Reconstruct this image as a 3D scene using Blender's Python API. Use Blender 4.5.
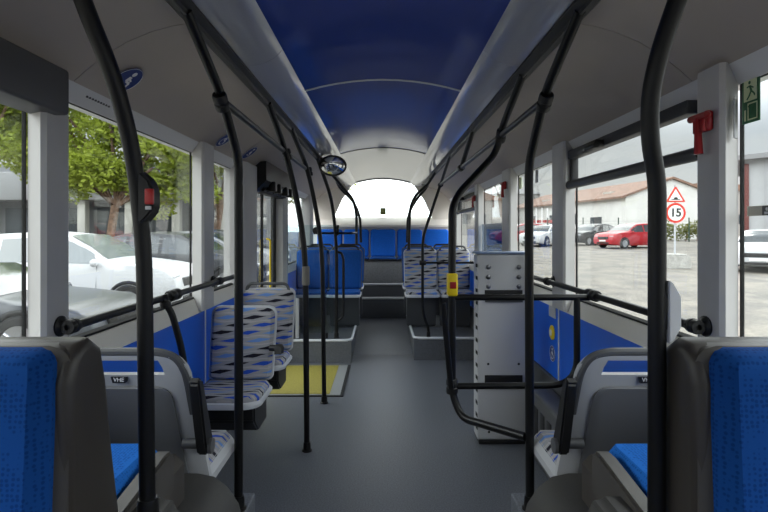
import bpy, bmesh, math, random
from mathutils import Vector, Matrix
random.seed(7)
PI = math.pi
for o in list(bpy.data.objects): bpy.data.objects.remove(o)
SC = bpy.context.scene
C = SC.collection
# ------------------------------------------------------------------ camera, world, exposure
EYE = 1.5
cam_d = bpy.data.cameras.new('camera'); cam = bpy.data.objects.new('camera', cam_d); C.objects.link(cam)
cam.location = (0, 0, EYE); cam.rotation_euler = (PI/2, 0, 0)
cam_d.lens = 24; cam_d.sensor_width = 36; cam_d.shift_y = -25/768; cam_d.shift_x = 1/768; cam_d.clip_start = 0.05; cam_d.clip_end = 600
SC.camera = cam
w = bpy.data.worlds.new('overcast_sky'); SC.world = w; w.use_nodes = True
nt = w.node_tree; nt.nodes.clear()
o_ = nt.nodes.new('ShaderNodeOutputWorld'); bg = nt.nodes.new('ShaderNodeBackground')
tc = nt.nodes.new('ShaderNodeTexCoord'); mp = nt.nodes.new('ShaderNodeMapping'); mp.inputs['Scale'].default_value = (1, 1, 3.5)
nz = nt.nodes.new('ShaderNodeTexNoise'); nz.inputs['Scale'].default_value = 2.2; nz.inputs['Detail'].default_value = 6
cr = nt.nodes.new('ShaderNodeValToRGB')
cr.color_ramp.elements[0].position = .35; cr.color_ramp.elements[0].color = (.74, .78, .84, 1)
cr.color_ramp.elements[1].position = .62; cr.color_ramp.elements[1].color = (1, .99, .97, 1)
nt.links.new(tc.outputs['Generated'], mp.inputs[0]); nt.links.new(mp.outputs[0], nz.inputs['Vector'])
nt.links.new(nz.outputs['Fac'], cr.inputs[0]); nt.links.new(cr.outputs[0], bg.inputs[0]); nt.links.new(bg.outputs[0], o_.inputs[0])
sx = nt.nodes.new('ShaderNodeSeparateXYZ'); nt.links.new(tc.outputs['Generated'], sx.inputs[0])
def maprange(src, a, b, c, d):
    q = nt.nodes.new('ShaderNodeMapRange'); q.interpolation_type = 'SMOOTHSTEP'
    for nm, v in (('From Min', a), ('From Max', b), ('To Min', c), ('To Max', d)): q.inputs[nm].default_value = v
    nt.links.new(src, q.inputs['Value']); return q.outputs[0]
def wm(op, a, b):
    q = nt.nodes.new('ShaderNodeMath'); q.operation = op; nt.links.new(a, q.inputs[0]); nt.links.new(b, q.inputs[1]); return q.outputs[0]
# overcast sky: dimmer near the horizon, brighter band above it shaped to light the saloon, thin bright cloud ahead of the bus's rear window
band = wm('MULTIPLY', maprange(sx.outputs[2], .14, .42, .47, 3.3), maprange(sx.outputs[2], .6, .92, 1, .3))
glare = maprange(sx.outputs[1], .965, .992, 0, 2.2)
nt.links.new(wm('ADD', band, glare), bg.inputs['Strength'])
sun_d = bpy.data.lights.new('sun', 'SUN'); sun_d.energy = 0.3; sun_d.angle = math.radians(12); sun_d.color = (1, .97, .92)
sun = bpy.data.objects.new('sun', sun_d); C.objects.link(sun); sun.rotation_euler = (math.radians(38), 0, math.radians(160))
vs = SC.view_settings; vs.view_transform = 'Standard'; vs.look = 'None'; vs.exposure = 0.85; vs.gamma = 1; vs.use_curve_mapping = False
SC.cycles.max_bounces = 14; SC.cycles.diffuse_bounces = 7; SC.cycles.transparent_max_bounces = 24; SC.cycles.glossy_bounces = 5

# ------------------------------------------------------------------ materials
def mat(name, col, rough=.5, metal=0, spec=.5, coat=0, noise=0, nscale=40, bump=0, bscale=200):
    m = bpy.data.materials.new(name); m.use_nodes = True
    n = m.node_tree; b = n.nodes['Principled BSDF']
    b.inputs['Base Color'].default_value = (*col, 1); b.inputs['Roughness'].default_value = rough
    b.inputs['Metallic'].default_value = metal; b.inputs['Specular IOR Level'].default_value = spec
    b.inputs['Coat Weight'].default_value = coat; b.inputs['Coat Roughness'].default_value = .08
    t = n.nodes.new('ShaderNodeTexCoord')
    if noise:
        z = n.nodes.new('ShaderNodeTexNoise'); z.inputs['Scale'].default_value = nscale; z.inputs['Detail'].default_value = 4
        n.links.new(t.outputs['Object'], z.inputs['Vector'])
        r = n.nodes.new('ShaderNodeValToRGB')
        r.color_ramp.elements[0].position = .3; r.color_ramp.elements[1].position = .7
        r.color_ramp.elements[0].color = (*[c*(1-noise) for c in col], 1)
        r.color_ramp.elements[1].color = (*[min(1, c*(1+noise)) for c in col], 1)
        n.links.new(z.outputs['Fac'], r.inputs[0]); n.links.new(r.outputs[0], b.inputs['Base Color'])
    if bump:
        z = n.nodes.new('ShaderNodeTexNoise'); z.inputs['Scale'].default_value = bscale
        n.links.new(t.outputs['Object'], z.inputs['Vector'])
        bp = n.nodes.new('ShaderNodeBump'); bp.inputs['Strength'].default_value = bump; bp.inputs['Distance'].default_value = .002
        n.links.new(z.outputs['Fac'], bp.inputs['Height']); n.links.new(bp.outputs[0], b.inputs['Normal'])
    return m
def glass(name, tint=(.96, .99, .98), ior=1.45):
    m = bpy.data.materials.new(name); m.use_nodes = True; n = m.node_tree; n.nodes.clear()
    o = n.nodes.new('ShaderNodeOutputMaterial'); mx = n.nodes.new('ShaderNodeMixShader')
    tr = n.nodes.new('ShaderNodeBsdfTransparent'); gl = n.nodes.new('ShaderNodeBsdfGlossy'); lw = n.nodes.new('ShaderNodeLayerWeight'); pw = n.nodes.new('ShaderNodeMath'); pw.operation = 'POWER'; pw.inputs[1].default_value = 5; fr = n.nodes.new('ShaderNodeMath'); fr.operation = 'MULTIPLY_ADD'; fr.inputs[1].default_value = .9; fr.inputs[2].default_value = ((ior-1)/(ior+1))**2; lw.inputs[0].default_value = .5
    tr.inputs[0].default_value = (*tint, 1); gl.inputs['Roughness'].default_value = .01; n.links.new(lw.outputs['Facing'], pw.inputs[0]); n.links.new(pw.outputs[0], fr.inputs[0])
    n.links.new(fr.outputs[0], mx.inputs[0]); n.links.new(tr.outputs[0], mx.inputs[1]); n.links.new(gl.outputs[0], mx.inputs[2])
    n.links.new(mx.outputs[0], o.inputs[0]); return m
def ramp(n, stops):
    r = n.nodes.new('ShaderNodeValToRGB'); r.color_ramp.interpolation = 'CONSTANT'
    e = r.color_ramp.elements
    while len(e) < len(stops): e.new(.5)
    for k, (p, c) in enumerate(stops): e[k].position = p; e[k].color = (*c, 1)
    return r
def pattern(name, axis):          # grey moquette with rows of slanted lens figures in blue, black, pale blue
    m = bpy.data.materials.new(name); m.use_nodes = True; n = m.node_tree; b = n.nodes['Principled BSDF']
    b.inputs['Roughness'].default_value = .9; b.inputs['Specular IOR Level'].default_value = .15
    t = n.nodes.new('ShaderNodeTexCoord'); s = n.nodes.new('ShaderNodeSeparateXYZ'); n.links.new(t.outputs['Object'], s.inputs[0])
    def M(op, a, b2=None, c=None):
        k = n.nodes.new('ShaderNodeMath'); k.operation = op
        for i, v in enumerate((a, b2, c)):
            if v is None: continue
            if isinstance(v, (int, float)): k.inputs[i].default_value = v
            else: n.links.new(v, k.inputs[i])
        return k.outputs[0]
    X = s.outputs[0]; Z = s.outputs[axis]
    X = M('ADD', X, 5.0); Z = M('ADD', Z, 5.0)
    nz = n.nodes.new('ShaderNodeTexNoise'); nz.inputs['Scale'].default_value = 14; n.links.new(t.outputs['Object'], nz.inputs['Vector'])
    Z = M('ADD', Z, M('MULTIPLY', M('SUBTRACT', nz.outputs['Fac'], .5), .012))
    zr = M('DIVIDE', Z, .047); row = M('FLOOR', zr); fz = M('SUBTRACT', M('FRACT', zr), .5)
    u = M('ADD', M('DIVIDE', X, .17), M('MULTIPLY', row, .41)); col = M('FLOOR', u); fx = M('SUBTRACT', M('FRACT', u), .5)
    shr = M('SUBTRACT', fz, M('MULTIPLY', fx, .34))
    lim = M('SUBTRACT', .27, M('MULTIPLY', M('ABSOLUTE', fx), .56))
    msk = M('LESS_THAN', M('ABSOLUTE', shr), lim)
    cv = n.nodes.new('ShaderNodeCombineXYZ'); n.links.new(col, cv.inputs[0]); n.links.new(row, cv.inputs[1])
    sel = M('FRACT', M('ADD', M('DIVIDE', M('ADD', col, M('MULTIPLY', row, 2)), 3), .1))
    rp = ramp(n, [(0, (.012, .011, .02)), (.3, (.02, .07, .40)), (.62, (.12, .23, .50))])
    n.links.new(sel, rp.inputs[0])
    # thin pale streaks between rows
    lim2 = M('SUBTRACT', .10, M('MULTIPLY', M('ABSOLUTE', M('SUBTRACT', M('FRACT', M('ADD', u, .5)), .5)), .2))
    m2 = M('LESS_THAN', M('ABSOLUTE', M('SUBTRACT', M('ABSOLUTE', fz), .42)), lim2)
    mx2 = n.nodes.new('ShaderNodeMix'); mx2.data_type = 'RGBA'; mx2.inputs[6].default_value = (.28, .28, .295, 1); mx2.inputs[7].default_value = (.37, .355, .355, 1)
    n.links.new(m2, mx2.inputs[0])
    mx = n.nodes.new('ShaderNodeMix'); mx.data_type = 'RGBA'; n.links.new(mx2.outputs[2], mx.inputs[6])
    n.links.new(msk, mx.inputs[0]); n.links.new(rp.outputs[0], mx.inputs[7]); n.links.new(mx.outputs[2], b.inputs['Base Color'])
    return m
def moquette(name, base, dark, axis):     # blue cloth with small staggered darker dashes
    m = bpy.data.materials.new(name); m.use_nodes = True; n = m.node_tree; b = n.nodes['Principled BSDF']
    b.inputs['Roughness'].default_value = .92; b.inputs['Specular IOR Level'].default_value = .1
    t = n.nodes.new('ShaderNodeTexCoord'); mp = n.nodes.new('ShaderNodeMapping')
    if axis == 2: mp.inputs['Rotation'].default_value = (-PI/2, 0, 0)
    n.links.new(t.outputs['Object'], mp.inputs[0])
    v = n.nodes.new('ShaderNodeTexVoronoi'); v.inputs['Scale'].default_value = 105; v.inputs['Randomness'].default_value = .35
    n.links.new(mp.outputs[0], v.inputs['Vector'])
    r = n.nodes.new('ShaderNodeValToRGB'); r.color_ramp.elements[0].position = .28; r.color_ramp.elements[1].position = .42
    r.color_ramp.elements[0].color = (*dark, 1); r.color_ramp.elements[1].color = (*base, 1)
    n.links.new(v.outputs['Distance'], r.inputs[0]); n.links.new(r.outputs[0], b.inputs['Base Color'])
    return m
M_POLE = mat('black_coated_metal', (.005, .005, .0055), .38, 0, .35, bump=.08, bscale=500)
M_BLK = mat('black_plastic', (.008, .008, .009), .5)
M_RUB = mat('black_rubber', (.01, .01, .01), .8)
M_BROWN = mat('warm_grey_plastic', (.042, .036, .031), .42, bump=.05, bscale=600)
M_BROWN2 = mat('warm_grey_light_plastic', (.062, .056, .05), .45)
M_SHELL = mat('grey_plastic', (.42, .425, .44), .45)
M_SHELLD = mat('dark_grey_plastic', (.075, .077, .082), .5)
M_SHELLL = mat('pale_grey_plastic', (.46, .47, .50), .45)
M_ARCH = mat('dark_vinyl', (.038, .036, .034), .6, noise=.15, nscale=300)
M_FLOOR = mat('speckled_vinyl_floor', (.12, .128, .147), .42, noise=.4, nscale=130)
M_PODF = mat('podium_vinyl', (.10, .106, .118), .55, noise=.25, nscale=130)
M_NOSE = mat('nosing_strip', (.62, .64, .66), .5)
M_YEL = mat('yellow_mat', (.29, .25, .04), .75, noise=.15, nscale=60, bump=.3, bscale=120)
M_YELB = mat('yellow_plastic', (.85, .62, .01), .4)
M_RED = mat('red_plastic', (.36, .006, .012), .35)
M_BWALL = mat('blue_wall_laminate', (.01, .14, .78), .38)
M_WALL = mat('wall_grey_plastic', (.72, .72, .72), .5)
M_PIL = mat('pillar_plastic', (.56, .55, .54), .5, noise=.03, nscale=8)
M_SIDE = mat('side_ceiling_panel', (.42, .37, .325), .55, noise=.03, nscale=3)
M_COVE = mat('cove_grey_gloss', (.34, .35, .41), .3, 0, .6, coat=1)
M_CBLUE = mat('ceiling_blue_gloss', (.001, .032, .30), .35, 0, .2, coat=.8)
M_CWHT = mat('ceiling_pale_gloss', (.30, .315, .37), .3, 0, .5, coat=1)
M_CREAM = mat('cream_plastic', (.84, .81, .74), .5)
M_DGREY = mat('window_frame_grey', (.05, .052, .056), .45)
M_STEEL = mat('painted_steel_panel', (.56, .56, .57), .35, .15)
M_STEELB = mat('bolt_steel', (.25, .25, .26), .3, .9)
M_FB = mat('blue_seat_cloth', (.008, .065, .27), .85, 0, .15, noise=.12, nscale=60)
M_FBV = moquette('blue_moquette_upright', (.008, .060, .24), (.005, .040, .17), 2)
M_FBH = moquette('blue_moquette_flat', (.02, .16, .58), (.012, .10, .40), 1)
M_PV = pattern('patterned_moquette_upright', 2)
M_PH = pattern('patterned_moquette_flat', 1)
M_GLASS = glass('window_glass')
M_GLS2 = glass('screen_glass', (.86, .93, .94), 1.5)
M_TINT = glass('tinted_glass', (.55, .62, .72), 1.5)
M_MIRR = mat('mirror_silver', (.8, .82, .85), .04, 1)
M_WHITE = mat('white_paint', (.78, .78, .78), .5)
M_PICT = mat('pictogram_blue', (.004, .03, .20), .5)
M_GREEN = mat('sticker_green', (.04, .17, .07), .5)
M_LUM = mat('sticker_pale_green', (.78, .85, .55), .5)
M_BADGE = mat('badge_black', (.01, .01, .012), .4)

# ------------------------------------------------------------------ helpers
def px(x, y, Y): return Vector(((x-383)*Y/512, Y, EYE-(y-231)*Y/512))
def finish(bm, ang=.6):
    bmesh.ops.recalc_face_normals(bm, faces=bm.faces[:])
    for f in bm.faces: f.smooth = True
    for e in bm.edges:
        if len(e.link_faces) == 2: e.smooth = e.calc_face_angle(0) < ang
def obj(name, bm, m, parent=None, label=None, ang=.6):
    finish(bm, ang)
    me = bpy.data.meshes.new(name); bm.to_mesh(me); bm.free()
    for k in (m if isinstance(m, (list, tuple)) else [m]): me.materials.append(k)
    o = bpy.data.objects.new(name, me); C.objects.link(o)
    if parent: o.parent = parent
    if label: o['label'] = label
    return o
def tag(o, label, cat, group=None, kind=None):
    o['label'] = label; o['category'] = cat
    if group: o['group'] = group
    if kind: o['kind'] = kind
    return o
def thing(name, label, cat, loc=(0, 0, 0), rz=0, group=None):
    o = bpy.data.objects.new(name, None); C.objects.link(o); o.location = loc; o.rotation_euler = (0, 0, rz); o.empty_display_size = .1
    return tag(o, label, cat, group)
def struct(name, bm, m, parent=None, ang=.6):
    o = obj(name, bm, m, parent, ang=ang)
    if not parent: o['kind'] = 'structure'
    return o
def copy_tree(o, parent=None):
    c = o.copy(); C.objects.link(c); c.parent = parent
    for ch in list(o.children): copy_tree(ch, c)
    return c
def dup(o, loc, label, group=None, rz=None):
    c = copy_tree(o); c.location = loc; c['label'] = label
    if group: c['group'] = group
    if rz is not None: c.rotation_euler = (0, 0, rz)
    return c
def B(): return bmesh.new()
def box(bm, x0, x1, y0, y1, z0, z1, bev=0, rot=None, piv=None, mi=0):
    r = bmesh.ops.create_cube(bm, size=1); v = r['verts']
    for q in v: q.co = Vector(((x0+x1)/2+q.co.x*(x1-x0), (y0+y1)/2+q.co.y*(y1-y0), (z0+z1)/2+q.co.z*(z1-z0)))
    fs = set(f for q in v for f in q.link_faces)
    if bev:
        es = list(set(e for q in v for e in q.link_edges))
        rr = bmesh.ops.bevel(bm, geom=es, offset=bev, segments=3, profile=.5, affect='EDGES')
        v = list(set([q for q in v if q.is_valid] + [q for q in rr['verts']])); fs = set(f for q in v for f in q.link_faces)
    for f in fs: f.material_index = mi
    if rot is not None:
        p = Vector(piv) if piv is not None else Vector(((x0+x1)/2, (y0+y1)/2, (z0+z1)/2))
        for q in v: q.co = p + rot @ (q.co-p)
    return bm
def RX(a): return Matrix.Rotation(a, 3, 'X')
def RY(a): return Matrix.Rotation(a, 3, 'Y')
def RZ(a): return Matrix.Rotation(a, 3, 'Z')
def fillet(pts, rad, n=7):
    pts = [Vector(p) for p in pts]
    if len(pts) < 3: return pts
    out = [pts[0]]
    for i in range(1, len(pts)-1):
        a, b, c = pts[i-1], pts[i], pts[i+1]
        r = min(rad, (a-b).length*.48, (c-b).length*.48)
        p0 = b+(a-b).normalized()*r; p2 = b+(c-b).normalized()*r
        for k in range(n+1):
            t = k/n; out.append(p0*(1-t)**2+b*2*t*(1-t)+p2*t*t)
    out.append(pts[-1]); return out
def tube(bm, pts, r, rad=.1, seg=14, closed=False, mi=0):
    P = fillet(pts, rad) if rad else [Vector(p) for p in pts]
    Q = [P[0]]
    for p in P[1:]:
        if (p-Q[-1]).length > 1e-5: Q.append(p)
    P = Q; n = len(P); rings = []
    t0 = (P[1]-P[0]).normalized(); up = Vector((0, 0, 1)) if abs(t0.z) < .9 else Vector((1, 0, 0))
    nv = t0.cross(up).normalized()
    for i in range(n):
        t = (P[min(i+1, n-1)]-P[max(i-1, 0)]).normalized()
        nv = (nv-t*nv.dot(t)).normalized(); bv = t.cross(nv)
        rr = r[i] if isinstance(r, list) else r
        rings.append([bm.verts.new(P[i]+(nv*math.cos(a)+bv*math.sin(a))*rr) for a in [2*PI*k/seg for k in range(seg)]])
    for i in range(n-1):
        for k in range(seg):
            f = bm.faces.new((rings[i][k], rings[i][(k+1) % seg], rings[i+1][(k+1) % seg], rings[i+1][k])); f.material_index = mi
    for g in (rings[0][::-1], rings[-1]):
        f = bm.faces.new(g); f.material_index = mi
    return bm
def disc(bm, c, n, r, h, seg=24, mi=0, bev=0):
    c = Vector(c); n = Vector(n).normalized()
    if bev: return lathe(bm, c, n, [(0, 0), (r, 0), (r, h-bev), (r-bev*.3, h-bev*.3), (r-bev, h), (0, h)], seg)
    return tube(bm, [c, c+n*h], r, 0, seg, mi=mi)
def lathe(bm, c, n, prof, seg=24, sx=1):
    c = Vector(c); n = Vector(n).normalized(); u = n.orthogonal().normalized(); v = n.cross(u)
    rings = []
    for r, h in prof:
        if r < 1e-6: rings.append([bm.verts.new(c+n*h)])
        else: rings.append([bm.verts.new(c+n*h+(u*math.cos(a)+v*math.sin(a))*r) for a in [2*PI*k/seg for k in range(seg)]])
    for a, b in zip(rings, rings[1:]):
        for k in range(seg):
            l = (k+1) % seg
            if len(a) == 1 and len(b) == 1: continue
            if len(a) == 1: bm.faces.new((a[0], b[l], b[k]))
            elif len(b) == 1: bm.faces.new((a[k], a[l], b[0]))
            else: bm.faces.new((a[k], a[l], b[l], b[k]))
    return bm
def prism(bm, poly, axis, a, b, mi=0):      # polygon of 2-D points pushed along an axis from a to b
    def P(p, t):
        if axis == 'x': return (t, p[0], p[1])
        if axis == 'y': return (p[0], t, p[1])
        return (p[0], p[1], t)
    A = [bm.verts.new(P(p, a)) for p in poly]; Bv = [bm.verts.new(P(p, b)) for p in poly]; n = len(poly)
    for i in range(n): bm.faces.new((A[i], A[(i+1) % n], Bv[(i+1) % n], Bv[i])).material_index = mi
    bm.faces.new(A[::-1]).material_index = mi; bm.faces.new(Bv).material_index = mi
    return bm
def sheet(bm, prof, y0, y1, t, ny=1):       # open profile in (x,z) swept along y, given thickness upwards
    n = len(prof); dirs = []
    for i in range(n):
        a = Vector(prof[max(i-1, 0)]); b = Vector(prof[min(i+1, n-1)]); d = (b-a).normalized(); dirs.append(Vector((-d.y, d.x)))
    if sum(d.y for d in dirs) < 0: dirs = [-d for d in dirs]
    low = list(prof); up = [(p[0]+d.x*t, p[1]+d.y*t) for p, d in zip(prof, dirs)]
    return prism(bm, low+up[::-1], 'y', y0, y1)
def pad(bm, W, H, T, rt=.06, rb=.03, flare=0, bend=None, dish=0, cols=14, rows=18, soft=.35, hole=None, plane='v', x0=0, edge=.0, mat4=None):
    """upholstered or moulded slab; width along x, height along z (or depth along y when plane='h'), thickness along y"""
    us = [-1+2*i/cols for i in range(cols+1)]; us = [math.sin(u*PI/2)*.35+u*.65 for u in us]
    vsx = [0, .012, .03, .055]+[.09+.82*i/(rows-1) for i in range(rows)]+[.945, .97, .988, 1]
    if hole:
        vsx = sorted([v for v in vsx if min(abs(v-hole[2]), abs(v-hole[3])) > .012]+[hole[2], hole[3]])
        us = sorted([u for u in us if min(abs(u-hole[0]), abs(u-hole[1])) > .03]+[hole[0], hole[1]])
    def hw(v):
        h = W/2*(1+flare*(v-.5)*2); d = (1-v)*H
        if d < rt: h -= rt-math.sqrt(max(0, rt*rt-(rt-d)**2))
        d = v*H
        if d < rb: h -= rb-math.sqrt(max(0, rb*rb-(rb-d)**2))
        return h
    front, back = {}, {}
    def P(x, y, z):
        p = Vector((x, y, z)) if plane == 'v' else Vector((x, z, -y))
        return mat4 @ p if mat4 is not None else p
    for i, u in enumerate(us):
        for j, v in enumerate(vsx):
            h = hw(v); x = x0+u*h; z = v*H
            e = min((1-abs(u))*h, z+.0, H-z); s = min(1, max(0, e/(soft*T+1e-6)))
            s = math.sqrt(max(0, 1-(1-s)**2)) if soft else 1
            bd = bend(u, v) if bend else 0
            y = bd+dish*(1-u*u)*math.sin(PI*min(1, max(0, v)))
            front[i, j] = bm.verts.new(P(x, y-T/2*(edge+(1-edge)*s), z)); back[i, j] = bm.verts.new(P(x, bd+T/2, z))
    def kept(i, j):
        if i < 0 or j < 0 or i >= len(us)-1 or j >= len(vsx)-1: return False
        if hole:
            cu = (us[i]+us[i+1])/2; cv = (vsx[j]+vsx[j+1])/2
            if hole[0] < cu < hole[1] and hole[2] < cv < hole[3]: return False
        return True
    for i in range(len(us)-1):
        for j in range(len(vsx)-1):
            if not kept(i, j): continue
            a, b, c, d = (i, j), (i+1, j), (i+1, j+1), (i, j+1)
            bm.faces.new([front[k] for k in (a, b, c, d)]); bm.faces.new([back[k] for k in (d, c, b, a)])
            for (n1, n2, di, dj) in ((a, b, 0, -1), (b, c, 1, 0), (c, d, 0, 1), (d, a, -1, 0)):
                if not kept(i+di, j+dj): bm.faces.new((front[n2], front[n1], back[n1], back[n2]))
    loose = [v for v in bm.verts if not v.link_faces]
    bmesh.ops.delete(bm, geom=loose, context='VERTS')
    return bm
def text_bm(body, size, ext=.002, off=0):
    cu = bpy.data.curves.new('lettering', 'FONT'); cu.body = body; cu.size = size; cu.extrude = ext; cu.offset = off; cu.align_x = 'CENTER'; cu.align_y = 'CENTER'
    t = bpy.data.objects.new('lettering', cu); C.objects.link(t)
    bpy.context.view_layer.update()
    me = bpy.data.meshes.new_from_object(t.evaluated_get(bpy.context.evaluated_depsgraph_get()))
    bm = B(); bm.from_mesh(me); bpy.data.objects.remove(t); bpy.data.meshes.remove(me); return bm

# ================================================================== THE BUS SHELL
YF, YR = -2.3, 9.05          # front and rear of the saloon
# ---- floor
bm = B(); box(bm, -1.2, 1.2, YF, 6.2, -.06, 0); struct('floor', bm, M_FLOOR)
bm = B(); prism(bm, [(6.2, -.06), (6.2, 0), (7.92, .15), (7.92, -.06)], 'x', -.36, .36); struct('floor', bm, M_FLOOR)
bm = B(); box(bm, -1.17, -.36, 5.82, 8.0, 0, .25); struct('floor', bm, M_PODF)
bm = B(); box(bm, .36, 1.17, 5.95, 8.0, 0, .25); struct('floor', bm, M_PODF)
bm = B(); box(bm, -.359, .359, 7.93, 8.2, 0, .455, .004); box(bm, -1.17, 1.17, 8.2, 9.0, 0, .64, .004); struct('floor', bm, M_PODF)
# ---- nosing strips
for k, pts in enumerate(([(-1.16, 5.82, .255), (-.36, 5.82, .255), (-.36, 7.93, .255)], [(1.16, 5.95, .255), (.36, 5.95, .255), (.36, 7.93, .255)])):
    bm = B(); tube(bm, pts, .016, .10, 8); struct('trim_%d' % (k+1), bm, M_NOSE)
bm = B(); box(bm, -.355, .355, 7.915, 7.96, .44, .475, .01); struct('trim_3', bm, M_NOSE)
bm = B(); box(bm, -.6, .6, 8.185, 8.24, .63, .662, .01); struct('trim_4', bm, M_NOSE)
# ---- side walls, pillars, blue panels
def sidewall(s, name, y0, y1):
    bm = B()
    X = lambda v: s*v
    prism(bm, [(X(1.27), -.05), (X(1.18), -.05), (X(1.18), .5), (X(1.19), .98), (X(1.2), 1.06), (X(1.27), 1.06)], 'y', y0, y1)
    return bm
for s, name, segs in ((-1, 'left', ((YF, 4.49), (5.8, YR))), (1, 'right', ((YF, YR),))):
    bm = B()
    for y0, y1 in segs:
        prism(bm, [(s*1.27, -.05), (s*1.185, -.05), (s*1.185, 1.06), (s*1.27, 1.06)], 'y', y0, y1)
    prism(bm, [(s*1.27, 2.0), (s*1.205, 2.0), (s*1.205, 2.5), (s*1.27, 2.5)], 'y', YF, YR)
    struct('wall_'+name, bm, M_WALL)
    # sloping white sill below the glass, blue laminate below it, dark skirting
    for (y0, y1) in segs:
        bm = B(); prism(bm, [(s*1.206, 1.075), (s*1.188, 1.075), (s*1.188, 1.084), (s*1.206, 1.092)], 'y', y0, y1); struct('window_gasket', bm, M_RUB)
    for k, (y0, y1) in enumerate(segs):
        bm = B(); prism(bm, [(s*1.2, 1.06), (s*1.2, 1.073), (s*1.185, 1.073), (s*1.155, 1.005), (s*1.155, .985), (s*1.185, .985)], 'y', y0, y1)
        struct('trim_%d' % (5+k+(2 if s > 0 else 0)), bm, M_CREAM)
    bseg = [(YF, 3.36), (3.375, 4.48), (5.95, 8.2)] if s < 0 else [(YF, 3.40), (3.415, 8.2)]
    for (y0, y1) in bseg:
        bm = B(); box(bm, min(s*1.17, s*1.184), max(s*1.17, s*1.184), y0, y1, .5, .99, .002); struct('wall_%s_panel' % name, bm, M_BWALL)
    ys = 3.3675 if s < 0 else 3.4075
    bm = B(); box(bm, min(s*1.166, s*1.18), max(s*1.166, s*1.18), ys-.009, ys+.009, .5, .99, .002); struct('trim_9', bm, M_NOSE)
    bm = B()
    for (y0, y1) in segs: box(bm, min(s*1.15, s*1.183), max(s*1.15, s*1.183), y0, y1, 0.001, .5, .008)
    struct('baseboard_'+name, bm, M_SHELLD)
def pillar(s, ya, yb, nm, ch0=.07, ch1=.12, mt=M_PIL, xin=1.12):
    bm = B()
    pts = [(1.203, ya+.01), (1.2, ya), (xin+.014, ya-ch0*.3-.004), (xin, ya-ch0*.3+.008), (xin, yb-ch1), (xin+.02, yb-ch1*.72), (1.2, yb), (1.203, yb)]
    pts = [(s*a, b) for a, b in pts]
    lev = [.985, 2.06]
    prism(bm, pts, 'z', 1.0, 2.06)
    return struct(nm, bm, mt)
k = 10
for s, L in ((-1, ((1.73, 1.95, .07), (3.22, 3.52, .06))), (1, ((1.73, 1.95, .07), (3.2, 3.52, .06), (4.57, 4.95, .06), (6.1, 6.4, .06), (7.9, 8.12, .06)))):
    for (ya, yb, c0) in L:
        p = pillar(s, ya, yb, 'trim_%d' % k, c0*1.5 if ya < 2 else c0, .13); k += 1
# left door posts (full height)
for (ya, yb, c) in ((4.05, 4.50, .05), (5.74, 5.96, .05), (7.9, 8.12, .05)):
    bm = B(); pts = [(-1.26, ya), (-1.2, ya), (-1.13, ya+.03), (-1.10, ya+.09), (-1.10, yb-.03), (-1.13, yb), (-1.26, yb)]
    prism(bm, pts, 'z', 0.001 if ya < 7 else 1.0, 2.06); struct('trim_%d' % k, bm, M_PIL); k += 1
# ---- ceiling
CE = [(x/10*.47, 2.35+.068*(1-(x/10)**2)) for x in range(-10, 11, 2)]
for n_, (y0, y1, m) in enumerate(((YF, 3.09, M_CBLUE), (3.11, 5.63, M_CBLUE), (5.65, 8.95, M_CWHT))):
    bm = B(); sheet(bm, CE, y0, y1, .02); struct('ceiling', bm, m)
for yy in (3.10, 5.64):
    bm = B(); sheet(bm, [(a, b-.004) for a, b in CE], yy-.012, yy+.012, .02); struct('trim_%d' % k, bm, M_NOSE if yy < 4 else M_SHELLD); k += 1
bm = B(); sheet(bm, [(a, b-.012) for a, b in CE], 8.93, 8.99, .03); struct('trim_%d' % k, bm, M_SHELLD); k += 1
for s in (-1, 1):
    cove = [(.47, 2.352), (.485, 2.335), (.51, 2.312), (.545, 2.293), (.59, 2.279), (.645, 2.272)]
    for (y0, y1) in ((YF, 2.4), (2.404, 4.6), (4.604, 6.8), (6.804, 8.98)):
        bm = B(); sheet(bm, [(s*a, b) for a, b in cove], y0, y1, .02); struct('ceiling_cove', bm, M_COVE)
    bm = B(); prism(bm, [(s*.64, 2.285), (s*.64, 2.262), (s*.66, 2.245), (s*.70, 2.245), (s*.72, 2.262), (s*.72, 2.285)], 'y', YF, 8.2)
    prism(bm, [(s*.66, 2.245), (s*.665, 2.232), (s*.675, 2.232), (s*.68, 2.245)], 'y', YF, 8.2)
    struct('trim_%d' % k, bm, M_BLK); k += 1
    side = [(.715, 2.272), (.78, 2.262), (.86, 2.24), (.95, 2.203), (1.03, 2.155), (1.10, 2.10), (1.15, 2.055)]
    for (y0, y1) in ((YF, 1.9), (1.904, 4.0), (4.004, 6.1), (6.104, 8.98)):
        bm = B(); sheet(bm, [(s*a, b) for a, b in side], y0, y1, .02); struct('ceiling_side', bm, M_SIDE)
    bm = B(); prism(bm, [(s*1.15, 2.057), (s*1.16, 2.045), (s*1.2, 1.995), (s*1.206, 1.995), (s*1.206, 2.075), (s*1.15, 2.075)], 'y', YF, 8.98)
    struct('trim_%d' % k, bm, M_WALL); k += 1
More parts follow.
